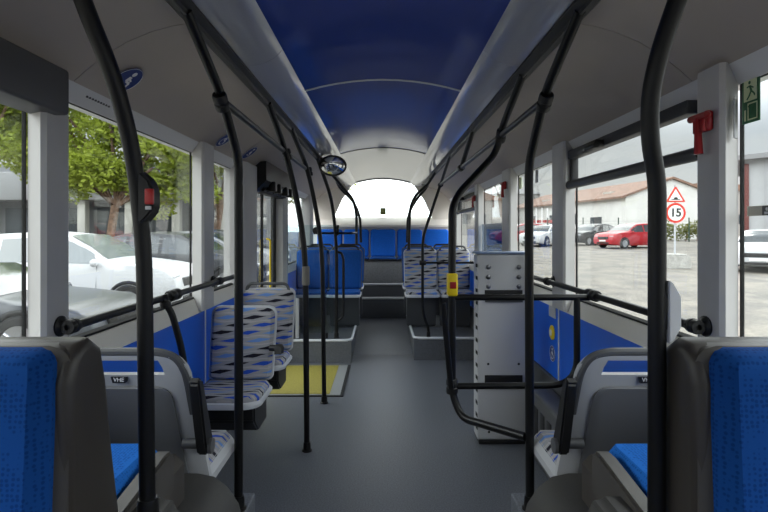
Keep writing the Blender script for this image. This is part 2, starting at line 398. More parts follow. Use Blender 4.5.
# roof skin, rear and front ends
bm = B(); box(bm, -1.27, 1.27, YF-.1, YR+.1, 2.5, 2.56); struct('ceiling_roof', bm, M_WALL)
bm = B()
box(bm, -1.27, 1.27, 9.04, 9.12, 0, 1.74); box(bm, -1.27, -1.0, 9.04, 9.12, 1.74, 2.5); box(bm, 1.0, 1.27, 9.04, 9.12, 1.74, 2.5); box(bm, -1.0, 1.0, 9.04, 9.12, 2.44, 2.5)
struct('wall_back', bm, M_CREAM)
bm = B(); prism(bm, [(9.04, 1.74), (8.80, 1.655), (8.74, 1.60), (8.74, 1.57), (9.04, 1.57)], 'x', -1.18, 1.18); struct('trim_%d' % k, bm, M_CREAM); k += 1
for s in (-1, 1):      # pale corner panels sweeping from ceiling to rear shelf
    bm = B()
    prism(bm, [(s*1.18, 1.60), (s*.96, 1.60), (s*.86, 1.74), (s*.72, 2.05), (s*.56, 2.28), (s*.5, 2.42), (s*1.18, 2.42)], 'y', 8.93, 9.03); struct('trim_%d' % k, bm, M_CREAM); k += 1
bm = B(); box(bm, -1.27, 1.27, YF-.1, YF, -.05, 1.15); box(bm, -1.27, 1.27, YF-.1, YF, 1.9, 2.5); box(bm, -1.27, -1.1, YF-.1, YF, .95, 2.1); box(bm, 1.1, 1.27, YF-.1, YF, .95, 2.1); struct('wall_front', bm, M_SHELLD)  # unseen front wall, opening narrowed to cut light from the windscreen
# ---- windows
wn = [0]
def window(s, y0, y1, tint=M_GLASS, hopper=False, z0=1.06, z1=2.0):
    wn[0] += 1; nm = 'window_%d' % wn[0]
    bm = B(); fr = .007
    xa, xb = sorted((s*1.2055, s*1.2165))
    box(bm, xa, xb, y0, y1, z0, z0+fr*1.2); box(bm, xa, xb, y0, y1, z1-fr, z1); box(bm, xa, xb, y0, y0+fr, z0, z1); box(bm, xa, xb, y1-fr, y1, z0, z1)
    f = struct(nm, bm, M_RUB)
    bm = B(); xa, xb = sorted((s*1.209, s*1.214)); box(bm, xa, xb, y0+fr, y1-fr, z0+fr, z1-fr); obj('glass', bm, tint, f)
    if hopper:
        bm = B(); xa, xb = sorted((s*1.150, s*1.206))
        box(bm, xa, xb, y0, y1, z1-.055, z1-.002, .006); box(bm, *sorted((s*1.165, s*1.206)), y1-.05, y1, 1.80, z1-.002, .006)
        obj('hopper_frame', bm, M_DGREY, f)
        bm = B(); tube(bm, [(s*1.16, y0-.08, 1.785), (s*1.16, y1+.03, 1.785)], .027, 0, 12); obj('hopper_rail', bm, M_DGREY, f)
        bm = B(); ym = (y0*.35+y1*.65); box(bm, *sorted((s*1.105, s*1.16)), ym-.10, ym+.02, z1-.06, z1-.02, .012); tube(bm, [(s*1.11, ym-.10, z1-.05), (s*1.11, ym+.03, z1-.05)], .016, 0); obj('latch', bm, M_BLK, f)
    return f
window(-1, YF+.05, 1.73); window(-1, 1.94, 3.225); window(-1, 3.5, 4.06); window(-1, 5.95, 7.91)
window(1, YF+.05, 1.73); window(1, 1.94, 3.205, hopper=True); window(1, 3.5, 4.575); window(1, 4.94, 6.105); window(1, 6.39, 7.905, hopper=True)
# tinted lower screen in the fourth right window
bm = B(); box(bm, 1.175, 1.181, 4.96, 6.08, 1.07, 1.575); box(bm, 1.172, 1.184, 4.96, 6.08, 1.567, 1.58); struct('window_8_lower_pane', bm, M_TINT)
bm = B(); box(bm, -1.0, 1.0, 9.08, 9.086, 1.74, 2.44); f = struct('window_10', bm, M_GLASS)
bm = B(); box(bm, -1.1, 1.1, YF-.06, YF-.054, .95, 2.1); struct('window_11', bm, M_GLASS)
# dark blind housing over first left window
bm = B(); box(bm, -1.2, -1.075, YF+.02, 1.76, 1.895, 2.05, .012); struct('trim_%d' % k, bm, M_SHELLD); k += 1

# ---- middle door
bm = B(); box(bm, -1.25, -1.205, 4.505, 4.54, 0, 2.0); box(bm, -1.25, -1.2, 5.70, 5.74, 0, 2.0); box(bm, -1.25, -1.2, 4.51, 5.74, 1.96, 2.0)
d = struct('door_1', bm, M_RUB)
for (y0, y1, hy) in ((4.56, 5.12, 0), (5.14, 5.69, 5.27)):
    bm = B(); f_ = .028
    box(bm, -1.224, -1.206, y0, y1, .03, .14, .005); box(bm, -1.224, -1.206, y0, y1, 1.90, 1.95, .005); box(bm, -1.224, -1.206, y0, y0+f_, .03, 1.95, .005); box(bm, -1.224, -1.206, y1-f_, y1, .03, 1.95, .005)
    lf = obj('door_leaf', bm, M_BLK, d)
    bm = B(); box(bm, -1.218, -1.212, y0+f_, y1-f_, .14, 1.9); obj('glass', bm, M_GLASS, lf)
    if hy: bm = B(); tube(bm, [(-1.2, hy, 1.42), (-1.16, hy, 1.41), (-1.16, hy, .75), (-1.2, hy, .73)], .009, .03); obj('grab_handle', bm, M_YELB, lf, 'yellow grab handle')
bm = B(); prism(bm, [(-1.2, 2.1), (-1.2, 1.86), (-1.12, 1.86), (-1.03, 1.95), (-1.03, 2.12)], 'y', 4.52, 5.74)
for yy in (4.75, 5.0, 5.35, 5.6): box(bm, -1.06, -1.0, yy, yy+.09, 1.87, 1.96, .01); box(bm, -1.16, -1.07, yy+.02, yy+.08, 1.86, 1.91, .01)
tube(bm, [(-1.09, 4.65, 1.88), (-1.09, 5.7, 1.88)], .018, 0)
obj('door_mechanism', bm, M_BLK, d)
# ---- wheel arches
def arch(s):
    bm = B(); prof = [(1.183, 0.002), (.495, 0.002), (.495, .30), (.505, .41), (.53, .50), (.57, .56), (.62, .598), (.68, .61), (1.183, .61)]
    prism(bm, [(s*a, b) for a, b in prof], 'y', .35, 1.88)
    return struct('wheel_arch', bm, M_ARCH)
for s in (-1, 1): arch(s)
for s in (-1, 1):   # raised seat plinth on each arch
    bm = B(); prism(bm, [(s*1.183, .611), (s*.66, .611), (s*.66, .73), (s*.69, .76), (s*1.183, .76)], 'y', .4, 1.70); struct('seat_plinth', bm, M_BROWN)

# ================================================================== SEATS
# --- foremost blue seats, facing the camera, on the wheel arches
def front_seat(s, label):
    t = thing('bus_seat', label, 'seat', (s*.895, .965, .715), 0, 'blue seats at the very front')
    lean = lambda u, v: .10*v*v
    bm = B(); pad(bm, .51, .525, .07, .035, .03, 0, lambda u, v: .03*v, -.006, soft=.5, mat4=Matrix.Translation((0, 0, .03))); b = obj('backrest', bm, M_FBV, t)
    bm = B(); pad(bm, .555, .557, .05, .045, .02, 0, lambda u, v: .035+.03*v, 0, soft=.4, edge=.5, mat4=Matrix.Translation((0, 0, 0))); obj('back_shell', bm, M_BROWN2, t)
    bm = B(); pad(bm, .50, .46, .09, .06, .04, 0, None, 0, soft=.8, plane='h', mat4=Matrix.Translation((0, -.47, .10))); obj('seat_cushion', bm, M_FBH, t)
    bm = B(); pad(bm, .54, .50, .08, .06, .04, 0, None, 0, soft=.4, plane='h', mat4=Matrix.Translation((0, -.49, .04))); obj('seat_shell', bm, M_BROWN, t)
    return t
front_seat(-1, 'foremost blue seat at the left edge of the photo, facing the camera')
front_seat(1, 'foremost blue seat at the right edge of the photo, facing the camera')
def rear_facing_blue(s, label):
    t = thing('bus_seat', label, 'seat', (s*.90, 1.135, .735), 0, 'rear-facing blue seats on the wheel arches')
    # wide flank of the back: profile in (y,z), swept across the width
    prof = [(-.135, 0), (-.135, .46), (-.125, .505), (-.10, .535), (-.055, .542), (-.015, .515), (.005, .44), (.03, .28), (.065, .10), (.085, 0)]
    bm = B(); prism(bm, prof, 'x', -.27, .29) if s < 0 else prism(bm, prof, 'x', -.29, .27)
    bmesh.ops.recalc_face_normals(bm, faces=bm.faces[:])
    es = [e for e in bm.edges if abs(e.verts[0].co.x) > .26 and abs(e.verts[0].co.x-e.verts[1].co.x) < 1e-4]
    bmesh.ops.bevel(bm, geom=es, offset=.022, segments=4, profile=.5, affect='EDGES'); obj('back_shell', bm, M_BROWN, t, ang=.9)
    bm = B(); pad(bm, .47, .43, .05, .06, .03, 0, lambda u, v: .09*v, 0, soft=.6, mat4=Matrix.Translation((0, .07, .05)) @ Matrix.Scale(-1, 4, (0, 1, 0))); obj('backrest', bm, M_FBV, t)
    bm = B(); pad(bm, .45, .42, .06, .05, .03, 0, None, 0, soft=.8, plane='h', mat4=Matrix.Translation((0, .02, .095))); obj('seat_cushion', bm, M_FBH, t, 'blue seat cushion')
    # raised side bolster beside the cushion, rising to the front edge
    for q in (-1, 1):
        bm = B(); prism(bm, [(-.02, -.02), (-.02, .09), (.10, .095), (.33, .125), (.37, .12), (.38, .09), (.38, 0), (.30, -.03)], 'x', q*.235, q*.285)
        bmesh.ops.recalc_face_normals(bm, faces=bm.faces[:])
        bmesh.ops.bevel(bm, geom=[e for e in bm.edges], offset=.008, segments=2, affect='EDGES'); obj('side_bolster', bm, M_BROWN2, t)
    bm = B(); box(bm, -.23, .23, -.05, .41, .005, .065, .01); obj('seat_shell', bm, M_BROWN, t)
    q = -s
    bm = B(); prism(bm, [(-.13, .0), (-.13, .04), (-.06, .075), (.05, .07), (.09, .03), (.09, 0)], 'x', q*.286, q*.30); obj('hinge_plate', bm, M_BLK, t)
    for yy in (-.08, .03):
        bm = B(); lathe(bm, (q*.30, yy, .035), (q, 0, 0), [(0, 0), (.016, 0), (.016, .008), (.010, .012), (0, .012)], 14); obj('bolt', bm, M_STEELB, t)
    return t
rear_facing_blue(-1, 'rear-facing seat with blue cushion and dark flank, back to back with the foremost left seat')
rear_facing_blue(1, 'rear-facing seat with blue cushion and dark flank, back to back with the foremost right seat')
# --- grey shells with a handle opening, facing the rear
def shell_seat(s, label):
    t = thing('bus_seat', label, 'seat', (s*.91, 1.85, -.0), 0, 'grey shell seats facing the rear')
    z0 = .48
    T4 = Matrix.Translation((0, 0, z0))
    bd = lambda u, v: .10-.19*v
    bm = B(); pad(bm, .50, .605, .035, .085, .04, -.075, bd, .0, soft=.5, edge=.3, hole=(-.66, .66, .865, .953), rows=22, mat4=T4); obj('back_shell', bm, M_SHELL, t)
    bm = B()
    pad(bm, .37, .43, .012, .05, .03, -.06, lambda u, v: .065-.135*v, 0, soft=.3, mat4=Matrix.Translation((0, -.008, z0+.05))); obj('recessed_panel', bm, mat('panel_grey', (.14, .143, .15), .5), t, 'darker grey back panel')
    bm = B()   # dark top edging over the rim of the shell
    W2 = .47; pts = []
    for a, b in ((-.233, .36), (-.228, .50), (-.20, .572), (-.14, .592), (.14, .592), (.20, .572), (.228, .50), (.233, .36)):
        b += .016; v = b/.605; pts.append((a*.985, .10-.19*v, z0+b-.004))
    tube(bm, pts, .016, .06, 10); obj('edge_trim', bm, M_SHELLD, t)
    bm = B(); prism(bm, [(-.029, .011), (.029, .011), (.022, -.010), (-.022, -.010)], 'y', -.086, -.072)
    for v in bm.verts: v.co.z += z0+.506
    bd_ = obj('badge', bm, M_BADGE, t, 'small black badge')
    tb = text_bm('VHE', .020, .001); bmesh.ops.transform(tb, matrix=Matrix.Translation((0, -.0875, z0+.507)) @ Matrix.Rotation(PI/2, 4, 'X'), verts=tb.verts[:]); obj('badge_lettering', tb, M_WHITE, bd_)
    bm = B(); pad(bm, .42, .47, .05, .07, .04, -.05, lambda u, v: -.15*v+.135, 0, soft=.6, hole=None, mat4=T4 @ Matrix.Translation((0, 0, .0)))
    for v in bm.verts: v.co.y = v.co.y
    obj('backrest', bm, M_PV, t)
    bm = B(); pad(bm, .43, .40, .055, .05, .04, 0, None, 0, soft=.8, plane='h', mat4=Matrix.Translation((0, .13, .56))); obj('seat_cushion', bm, M_PH, t)
    bm = B(); pad(bm, .47, .46, .06, .06, .05, 0, None, 0, soft=.5, plane='h', mat4=Matrix.Translation((0, .08, .535))); obj('seat_shell', bm, M_SHELL, t)
    q = -s
    bm = B(); pts = [(-.085, .76), (-.15, .99), (-.14, 1.01), (-.11, .995), (-.01, .76), (-.01, .73), (-.03, .715), (-.07, .72)]
    prism(bm, pts, 'x', q*.262, q*.30); bmesh.ops.recalc_face_normals(bm, faces=bm.faces[:]); bmesh.ops.bevel(bm, geom=bm.edges[:], offset=.007, segments=2, affect='EDGES'); obj('armrest', bm, M_BLK, t, 'folded-up black armrest')
    bm = B(); tube(bm, [(q*.20, -.03, .745), (q*.305, -.03, .745)], .018, 0); lathe(bm, (q*.30, -.05, .745), (q, 0, 0), [(0, 0), (.026, 0), (.026, .012), (0, .014)], 18); obj('armrest_pivot', bm, M_SHELLD, t)
    bm = B(); box(bm, min(s*-.05, s*.24), max(s*-.05, s*.24), .08, .46, .005, .50, .02); obj('pedestal', bm, M_BLK, t)
    return t
shell_seat(-1, 'grey shell seat with handle opening and badge, left side, back to the camera')
shell_seat(1, 'grey shell seat with handle opening and badge, right side, back to the camera')
# --- seats facing the camera
def forward_seat(kind, pod, W, hgt, label, group, handle=True, seatz=.545, tall=.465, deep=.36):
    t = thing('bus_seat', label, 'seat', (0, 0, 0), 0, group)
    cush = M_PH if kind == 'pattern' else M_FB; back = M_PV if kind == 'pattern' else M_FB
    z = seatz
    bd = lambda u, v: .015+.10*v+.02*u*u
    bm = B(); pad(bm, W, tall, .06, .05, .03, .02, bd, .012, soft=.5, mat4=Matrix.Translation((0, 0, z+.02))); obj('backrest', bm, back, t)
    bm = B(); pad(bm, W+.018, tall+.02, .035, .055, .03, .02, lambda u, v: .05+.10*v, 0, soft=.3, edge=.6, mat4=Matrix.Translation((0, 0, z+.01))); obj('back_shell', bm, M_SHELLL if kind == 'pattern' else M_SHELLD, t)
    bm = B(); pad(bm, W-.01, deep, .05, .03, .09, 0, None, .01, soft=.8, plane='h', mat4=Matrix.Translation((0, .02-deep, z))); obj('seat_cushion', bm, cush, t)
    bm = B(); pad(bm, W+.015, deep+.04, .035, .03, .10, 0, None, 0, soft=.4, plane='h', mat4=Matrix.Translation((0, .005-deep, z-.028))); obj('seat_shell', bm, M_SHELLL, t)
    if handle:
        zt = z+tall; q = W/2-.02
        bm = B(); tube(bm, [(-q, .10, zt-.16), (-q+.01, .125, zt-.02), (-q+.035, .14, zt+.065), (q-.035, .14, zt+.065), (q-.01, .125, zt-.02), (q, .10, zt-.16)], .0125, .04, 10); obj('handle', bm, M_SHELLD if kind == 'pattern' else M_BLK, t)
    return t
def pedestal(t, x0, x1, y0, y1, z0, z1, m=None):
    bm = B(); prism(bm, [(y0+.10, z0), (y1, z0), (y1, z1), (y0, z1), (y0, z1-.10)], 'x', x0, x1); bmesh.ops.recalc_face_normals(bm, faces=bm.faces[:]); bmesh.ops.bevel(bm, geom=bm.edges[:], offset=.01, segments=2, affect='EDGES')
    obj('pedestal', bm, M_SHELLD if z0 < .01 else M_BLK, t)
G1 = 'patterned seats along the left wall'
a = forward_seat('pattern', 0, .40, 1, 'patterned seat by the left blue wall, nearer of the two before the door', G1, handle=False, seatz=.545, tall=.435)
pedestal(a, -.24, .165, -.26, .05, .31, .498)
bm = B(); tube(bm, [(.19, .03, .76), (.235, .02, .76)], .02, 0); prism(bm, [(-.06, .74), (-.04, .785), (.0, .79), (.045, .76), (.035, .725), (.0, .735)], 'x', .235, .275); obj('armrest', bm, M_BLK, a, 'stubby black armrest hinge')
a.location = (-.905, 3.21, 0)
b = forward_seat('pattern', 0, .42, 1, 'patterned seat with grab handle on top, beside the middle door', G1)
pedestal(b, -.22, .165, -.26, .05, .31, .498)
b.location = (-.93, 4.0, 0)
# podium seats
PZ = .255
def podium_seat(kind, x, Y, label, group):
    t = forward_seat(kind, 1, .425, 1, label, group, handle=True, seatz=.465, tall=.51, deep=.40); pedestal(t, -.19, .19, -.12, .06, .002, .42)
    t.location = (x, Y, PZ); return t
GP = 'blue seats on the left podium'
p0 = podium_seat('blue', -.50, 6.72, 'blue podium seat on the left next to the aisle, front row', GP)
dup(p0, (-.935, 6.72, PZ), 'blue podium seat on the left by the window, behind the glass screen', GP)
dup(p0, (-.50, 7.6, PZ), 'blue podium seat on the left next to the aisle, second row', GP)
dup(p0, (-.935, 7.6, PZ), 'blue podium seat on the left by the window, second row', GP)
GQ = 'patterned seats on the right podium'
p1 = podium_seat('pattern', .50, 6.72, 'patterned podium seat on the right next to the aisle', GQ)
dup(p1, (.935, 6.72, PZ), 'patterned podium seat on the right by the window, partly behind the yellow button pole', GQ)
GR = 'blue seats behind the patterned pair'
dup(p0, (.505, 7.6, PZ), 'blue seat next to the aisle behind the right patterned pair', GR)
dup(p0, (.94, 7.6, PZ), 'blue seat by the window behind the right patterned pair', GR)
# rear bench
bm = B(); box(bm, -1.15, 1.15, 8.32, 9.0, .642, 1.02, .01); struct('seat_plinth', bm, mat('bench_riser', (.24, .245, .26), .6, noise=.2, nscale=80))
bench = None
names = ('leftmost', 'second from the left', 'middle', 'second from the right', 'rightmost')
for i in range(5):
    x = (i-2)*.452
    lab = 'blue rear bench seat, %s of the five' % names[i]
    if bench is None:
        t = thing('bench_seat', lab, 'seat', (0, 0, 0), 0, 'five blue seats of the rear bench')
        bm = B(); pad(bm, .425, .46, .06, .05, .03, .01, lambda u, v: .02+.07*v+.015*u*u, .01, soft=.5, mat4=Matrix.Translation((0, 0, 1.07))); obj('backrest', bm, mat('bench_cloth', (.012, .13, .60), .8, 0, .15, noise=.1, nscale=60), t)
        bm = B(); pad(bm, .43, .36, .05, .03, .05, 0, None, 0, soft=.7, plane='h', mat4=Matrix.Translation((0, -.33, 1.05))); obj('seat_cushion', bm, M_FB, t)
        bm = B(); box(bm, -.215, .215, -.34, .06, 1.021, 1.045, .006); obj('seat_shell', bm, M_BLK, t)
        bench = t; c = t
    else: c = copy_tree(bench)
    c.location = (x, 8.62, 0); c['label'] = lab

# ================================================================== POLES AND RAILS
R = .0195
def clamp(bm, p, ax=(0, 0, 1), r=.03, l=.075):
    p = Vector(p); a = Vector(ax).normalized(); lathe(bm, p-a*l/2, a, [(.01, 0), (r*.9, 0), (r, .008), (r, l*.4), (r*.88, l*.45), (r*.88, l*.55), (r, l*.6), (r, l-.008), (r*.9, l), (.01, l)], 18)
    return bm
def pole(name, label, pts, r=R, rad=.18, foot=True, clamps=(), group='black grab poles', top=True, cat='grab pole'):
    t = thing(name, label, cat, tuple(pts[0]), 0, group)
    o0 = Vector(pts[0]); P = [Vector(p)-o0 for p in pts]
    bm = B(); tube(bm, P, r, rad); obj('tube', bm, M_POLE, t)
    if foot:
        bm = B(); lathe(bm, P[0], (0, 0, 1), [(0, 0), (r*1.8, 0), (r*1.8, .006), (r*1.35, .011), (r*1.3, .045), (r*1.15, .06), (r*.9, .06)], 20); obj('floor_flange', bm, M_POLE, t)
    for c, ax in clamps:
        bm = B(); clamp(bm, Vector(c)-o0, ax); obj('clamp', bm, M_BLK, t)
    return t
zt = 2.25
bandL = lambda Y: Vector((-.67, Y, zt)); bandR = lambda Y: Vector((.67, Y, zt))
# near poles
P0 = pole('grab_pole', 'nearest left grab pole with a stop button, curving up to the ceiling', [(-.551, 1.2, .815), (-.56, 1.2, 1.455), (-.574, 1.19, 1.63), (-.578, 1.165, 1.72), (-.59, 1.12, 1.841), (-.632, 1.07, 1.99), bandL(.98)], r=.0185, rad=.07)
P1 = pole('grab_pole', 'nearest right grab pole with a pale box behind it, curving up to the ceiling', [(.588, 1.1, .815), (.589, 1.1, 1.61), (.568, 1.09, 1.69), (.563, 1.08, 1.787), (.57, 1.055, 1.871), (.592, 1.03, 1.965), bandR(.96)], r=.0185, rad=.06)
for s in (-1, 1):
    bm = B(); prism(bm, [(s*.53, .50), (s*.52, .74), (s*.53, .79), (s*.56, .813), (s*.66, .813), (s*.66, .50)], 'y', 1.02, 1.34); bmesh.ops.recalc_face_normals(bm, faces=bm.faces[:]); bmesh.ops.bevel(bm, geom=bm.edges[:], offset=.015, segments=3, affect='EDGES')
    struct('pole_plinth', bm, M_ARCH)
    bm = B(); box(bm, *sorted((s*.61, s*1.15)), 1.89, 2.45, .002, .25, .01); struct('seat_plinth', bm, M_FLOOR)
# stop button on nearest left pole
t = thing('stop_button', 'black stop button box with red button on the nearest left pole', 'stop button', (-.574, 1.195, 1.575))
bm = B(); prism(bm, [(0.008, -.055), (.018, -.06), (.038, -.038), (.046, -.026), (.046, .020), (.036, .045), (.008, .068)], 'y', -.022, .022); bmesh.ops.recalc_face_normals(bm, faces=bm.faces[:]); bmesh.ops.bevel(bm, geom=bm.edges[:], offset=.005, segments=2, affect='EDGES'); obj('housing', bm, M_BLK, t)
bm = B(); box(bm, .028, .049, -.0250, -.018, -.014, .022, .003); obj('button', bm, mat('red_button', (.55, .03, .03), .3), t, 'red button')
bm = B(); box(bm, .030, .042, -.0245, -.018, -.026, -.018, .001); obj('plate', bm, M_WHITE, t)
# pale box on nearest right pole
t = thing('pole_box', 'pale grey hexagonal box fixed to the nearest right pole', 'box', (.592, 1.1, 1.33))
bm = B(); prism(bm, [(.012, -.068), (.020, -.066), (.038, -.034), (.038, .030), (.020, .062), (.012, .065)], 'y', -.02, .03); bmesh.ops.recalc_face_normals(bm, faces=bm.faces[:]); bmesh.ops.bevel(bm, geom=bm.edges[:], offset=.002, segments=2, affect='EDGES'); obj('housing', bm, mat('pale_box', (.62, .63, .66), .45), t)
bm = B(); box(bm, -.002, .012, -.015, .02, -.04, .04, .003); obj('bracket', bm, M_BLK, t)
# second pair
pole('grab_pole', 'left grab pole standing at the edge of the wheel arch, bent below the ceiling', [(-.648, 2.3, .252), (-.648, 2.3, 1.82), (-.664, 2.1, 2.06), bandL(1.74)], r=.0195, rad=.07, clamps=[((-.664, 2.1, 2.03), (0, -.6, .5))])
pole('grab_pole', 'right grab pole in front of the wheelchair barrier, bent below the ceiling', [(.66, 2.3, .252), (.655, 2.3, 1.80), (.664, 2.1, 2.06), bandR(1.74)], r=.0195, rad=.07, clamps=[((.664, 2.1, 2.03), (0, -.6, .5))])
# aisle poles, left
pole('grab_pole', 'left aisle grab pole with pale sleeve, in front of the yellow mat', [(-.518, 3.49, .003), (-.53, 3.49, 1.45), (-.66, 3.5, 2.035), bandL(2.98)], clamps=[((-.655, 3.49, 2.02), (-.2, 0, 1))], rad=.3)
bm = B(); lathe(bm, (-.526, 3.49, 1.13), (0, 0, 1), [(.02, 0), (.026, .004), (.026, .126), (.02, .13)], 16); tag(obj('pole_sleeve', bm, mat('beige_sleeve', (.16, .15, .125), .5)), 'beige sleeve around the pole in front of the yellow mat', 'sleeve')
pole('grab_pole', 'left aisle grab pole standing at the near edge of the yellow mat', [(-.512, 4.46, .003), (-.53, 4.46, 1.4), (-.655, 4.5, 2.035), bandL(3.73)], clamps=[((-.65, 4.5, 2.02), (-.2, 0, 1))], rad=.3)
L5 = pole('grab_pole', 'left grab pole at the podium corner beside the blue seat', [(-.535, 5.9, .268), (-.535, 5.9, 1.35), (-.57, 5.75, 1.85), bandL(5.2)], clamps=[((-.535, 5.9, 1.53), (0, 0, 1))], rad=.4)
bm = B(); tube(bm, [(-.535, 5.9, 1.26), (-.48, 5.9, 1.25), (-.455, 5.9, 1.18), (-.455, 5.9, .58), (-.47, 5.9, .50), (-.535, 5.9, .46)], .015, .08); 
o = obj('side_loop', bm, M_POLE, L5); o.location = (.535, -5.9, -.268)
# curved bars to second-row seats
GC = 'curved bars from ceiling to podium seats'
pole('curved_bar', 'curved black bar from the left ceiling rail to the front-row podium seat', [(-.355, 6.85, 1.33), (-.355, 6.85, 1.75), (-.40, 6.8, 1.93), (-.54, 6.7, 2.08), bandL(6.5)], foot=False, group=GC, cat='grab bar', rad=.2)
pole('curved_bar', 'curved black bar from the left ceiling rail to the second-row podium seat', [(-.33, 7.65, 1.33), (-.34, 7.6, 1.72), (-.44, 7.55, 1.95), (-.64, 7.5, 2.13), (-.67, 7.2, zt)], foot=False, group=GC, cat='grab bar', rad=.2)
pole('curved_bar', 'curved black bar from the right ceiling rail to the front patterned podium seat', [(.345, 6.85, 1.25), (.36, 6.85, 1.80), (.43, 6.8, 1.98), (.58, 6.75, 2.10), bandR(6.5)], foot=False, group=GC, cat='grab bar', rad=.2)
pole('curved_bar', 'curved black bar from the right ceiling rail to the second-row blue seat', [(.36, 7.65, 1.33), (.37, 7.6, 1.75), (.50, 7.55, 1.98), (.64, 7.5, 2.13), (.67, 7.2, zt)], foot=False, group=GC, cat='grab bar', rad=.2)
# longitudinal hand bars
GH = 'overhead hand bars'
for s, y1, lab in ((-1, 4.52, 'overhead hand bar running along the left poles'), (1, 5.9, 'overhead hand bar running along the right poles')):
    bm = B(); tube(bm, [(s*.662, 2.13, 2.035), (s*.662, y1, 2.035)], .0165, 0); tag(obj('hand_bar', bm, M_POLE), lab, 'hand bar', GH)
# right: pole with the yellow button, drop bars
R3 = pole('grab_pole', 'right grab pole with yellow stop button, sweeping out to the ceiling rail', [(.64, 2.3, .575), (.40, 2.6, .55), (.356, 2.64, .66), (.356, 2.64, 1.62), (.40, 2.68, 1.70), (.64, 2.90, 1.94), (.665, 2.85, 2.08), bandR(2.45)], foot=False, rad=.10, clamps=[((.356, 2.64, .70), (0, 0, 1)), ((.662, 2.87, 2.035), (0, -.5, .5))])
pole('grab_pole', 'short right drop bar between ceiling rail and overhead hand bar', [(.662, 4.33, 2.035), bandR(3.8)], foot=False, clamps=[((.662, 4.33, 2.035), (0, 1, 0))])
pole('grab_pole', 'slim right grab pole standing on the podium corner beside the patterned seats', [(.53, 5.97, .268), (.53, 5.97, .36), (.462, 5.97, .55), (.462, 5.97, 1.42), (.662, 5.9, 2.035), bandR(5.1)], clamps=[((.662, 5.9, 2.03), (0, 1, 0)), ((.462, 5.97, 1.13), (1, 0, 0))], rad=.12, r=.017)
# yellow stop button
t = thing('stop_button', 'yellow stop button box with red button on the right pole', 'stop button', (.356, 2.64, 1.225), 0)
bm = B(); box(bm, -.026, .026, -.036, .026, -.058, .058, .01); obj('housing', bm, M_YELB, t)
bm = B(); box(bm, -.016, .016, -.042, -.034, -.018, .016, .003); obj('button', bm, M_RED, t, 'red button')
# wheelchair bay barrier
t = thing('wheelchair_barrier', 'black tubular barrier of the wheelchair bay with two horizontal bars', 'barrier', (.356, 2.64, .70))
o0 = Vector((.356, 2.64, .70))
bm = B(); tube(bm, [Vector((.356, 2.64, 1.158))-o0, Vector((1.12, 2.64, 1.158))-o0], .0165, 0); obj('upper_bar', bm, M_POLE, t)
bm = B(); tube(bm, [Vector((.356, 2.64, .70))-o0, Vector((1.0, 2.64, .705))-o0, Vector((1.0, 2.64, 1.158))-o0], .0165, .14); obj('lower_bar', bm, M_POLE, t)
bm = B(); tube(bm, [Vector((.345, 2.60, .70))-o0, Vector((.30, 2.56, 1.14))-o0], .015, 0); obj('folding_bar', bm, M_POLE, t)
# wall rails
for s, y1, lab in ((-1, 3.72, 'black rail across the left windows'), (1, 4.62, 'black rail across the right windows')):
    t = thing('window_rail', lab, 'rail', (s*1.08, 1.76, 1.17), 0, 'window rails'); o0 = Vector(t.location)
    bm = B(); tube(bm, [(0, 0, 0), (0, y1-1.76, 0)], .0165, 0); obj('tube', bm, M_POLE, t)
    for yy in (0.015, 1.60, 1.62 if s < 0 else 2.86):
        bm = B(); tube(bm, [(0, yy, 0), (s*.04, yy, 0)], .014, 0); lathe(bm, (s*.039, yy, 0), (-s, 0, 0), [(0, 0), (.036, 0), (.036, .005), (.025, .012), (.02, .02), (0, .02)], 20); clamp(bm, (0, yy, 0), (0, 1, 0), .026, .05); obj('bracket', bm, M_BLK, t)
    bm = B(); clamp(bm, (0, 2.64-1.76, 0), (0, 1, 0), .03, .11); obj('clamp', bm, M_BLK, t)
# curved bar below left rail
bm = B(); tube(bm, [(-1.08, 2.50, 1.17), (-1.04, 2.52, 1.10), (-.985, 2.55, .85), (-.985, 2.55, .56)], .0165, .14); clamp(bm, (-1.07, 2.505, 1.155), (.4, 0, -1), .026, .06)
tag(obj('curved_bar', bm, M_POLE), 'curved black bar bending down from the left window rail behind the grey shell seat', 'grab bar')
# seat-row cross bars
bm = B(); tube(bm, [(-.80, 5.9, 1.475), (-.355, 5.9, 1.475), (-.345, 6.6, 1.475)], .0125, .06); clamp(bm, (-.535, 5.9, 1.475), (1, 0, 0), .028, .05); tag(obj('cross_bar', bm, M_POLE), 'thin black cross bar joining glass screen and left podium pole', 'cross bar')
bm = B(); tube(bm, [(.462, 5.97, 1.13), (1.14, 5.97, 1.13)], .0125, 0); tag(obj('cross_bar', bm, M_POLE), 'thin black cross bar in front of the right patterned seats', 'cross bar')
# glass screen behind the door
t = thing('glass_screen', 'clear glass screen with black clamps between the door and the left podium seats', 'screen', (-.85, 5.88, .27))
bm = B(); box(bm, -.26, .28, -.004, .004, .06, 1.30, .003); obj('pane', bm, M_GLS2, t)
bm = B(); lathe(bm, (.08, .014, 1.235), (0, -1, 0), [(0, 0), (.035, 0), (.04, .006), (.04, .024), (.03, .034), (0, .036)], 20); obj('clamp', bm, M_BLK, t)
bm = B(); tube(bm, [(-.12, -.0, 0), (-.12, 0, .06)], .02, 0); tube(bm, [(.2, 0, 0), (.2, 0, .06)], .02, 0); obj('foot', bm, M_BLK, t)
bm = B(); tube(bm, [(-.13, -.03, .01), (-.13, -.03, .46)], .022, 0); obj('post', bm, M_SHELL, t)

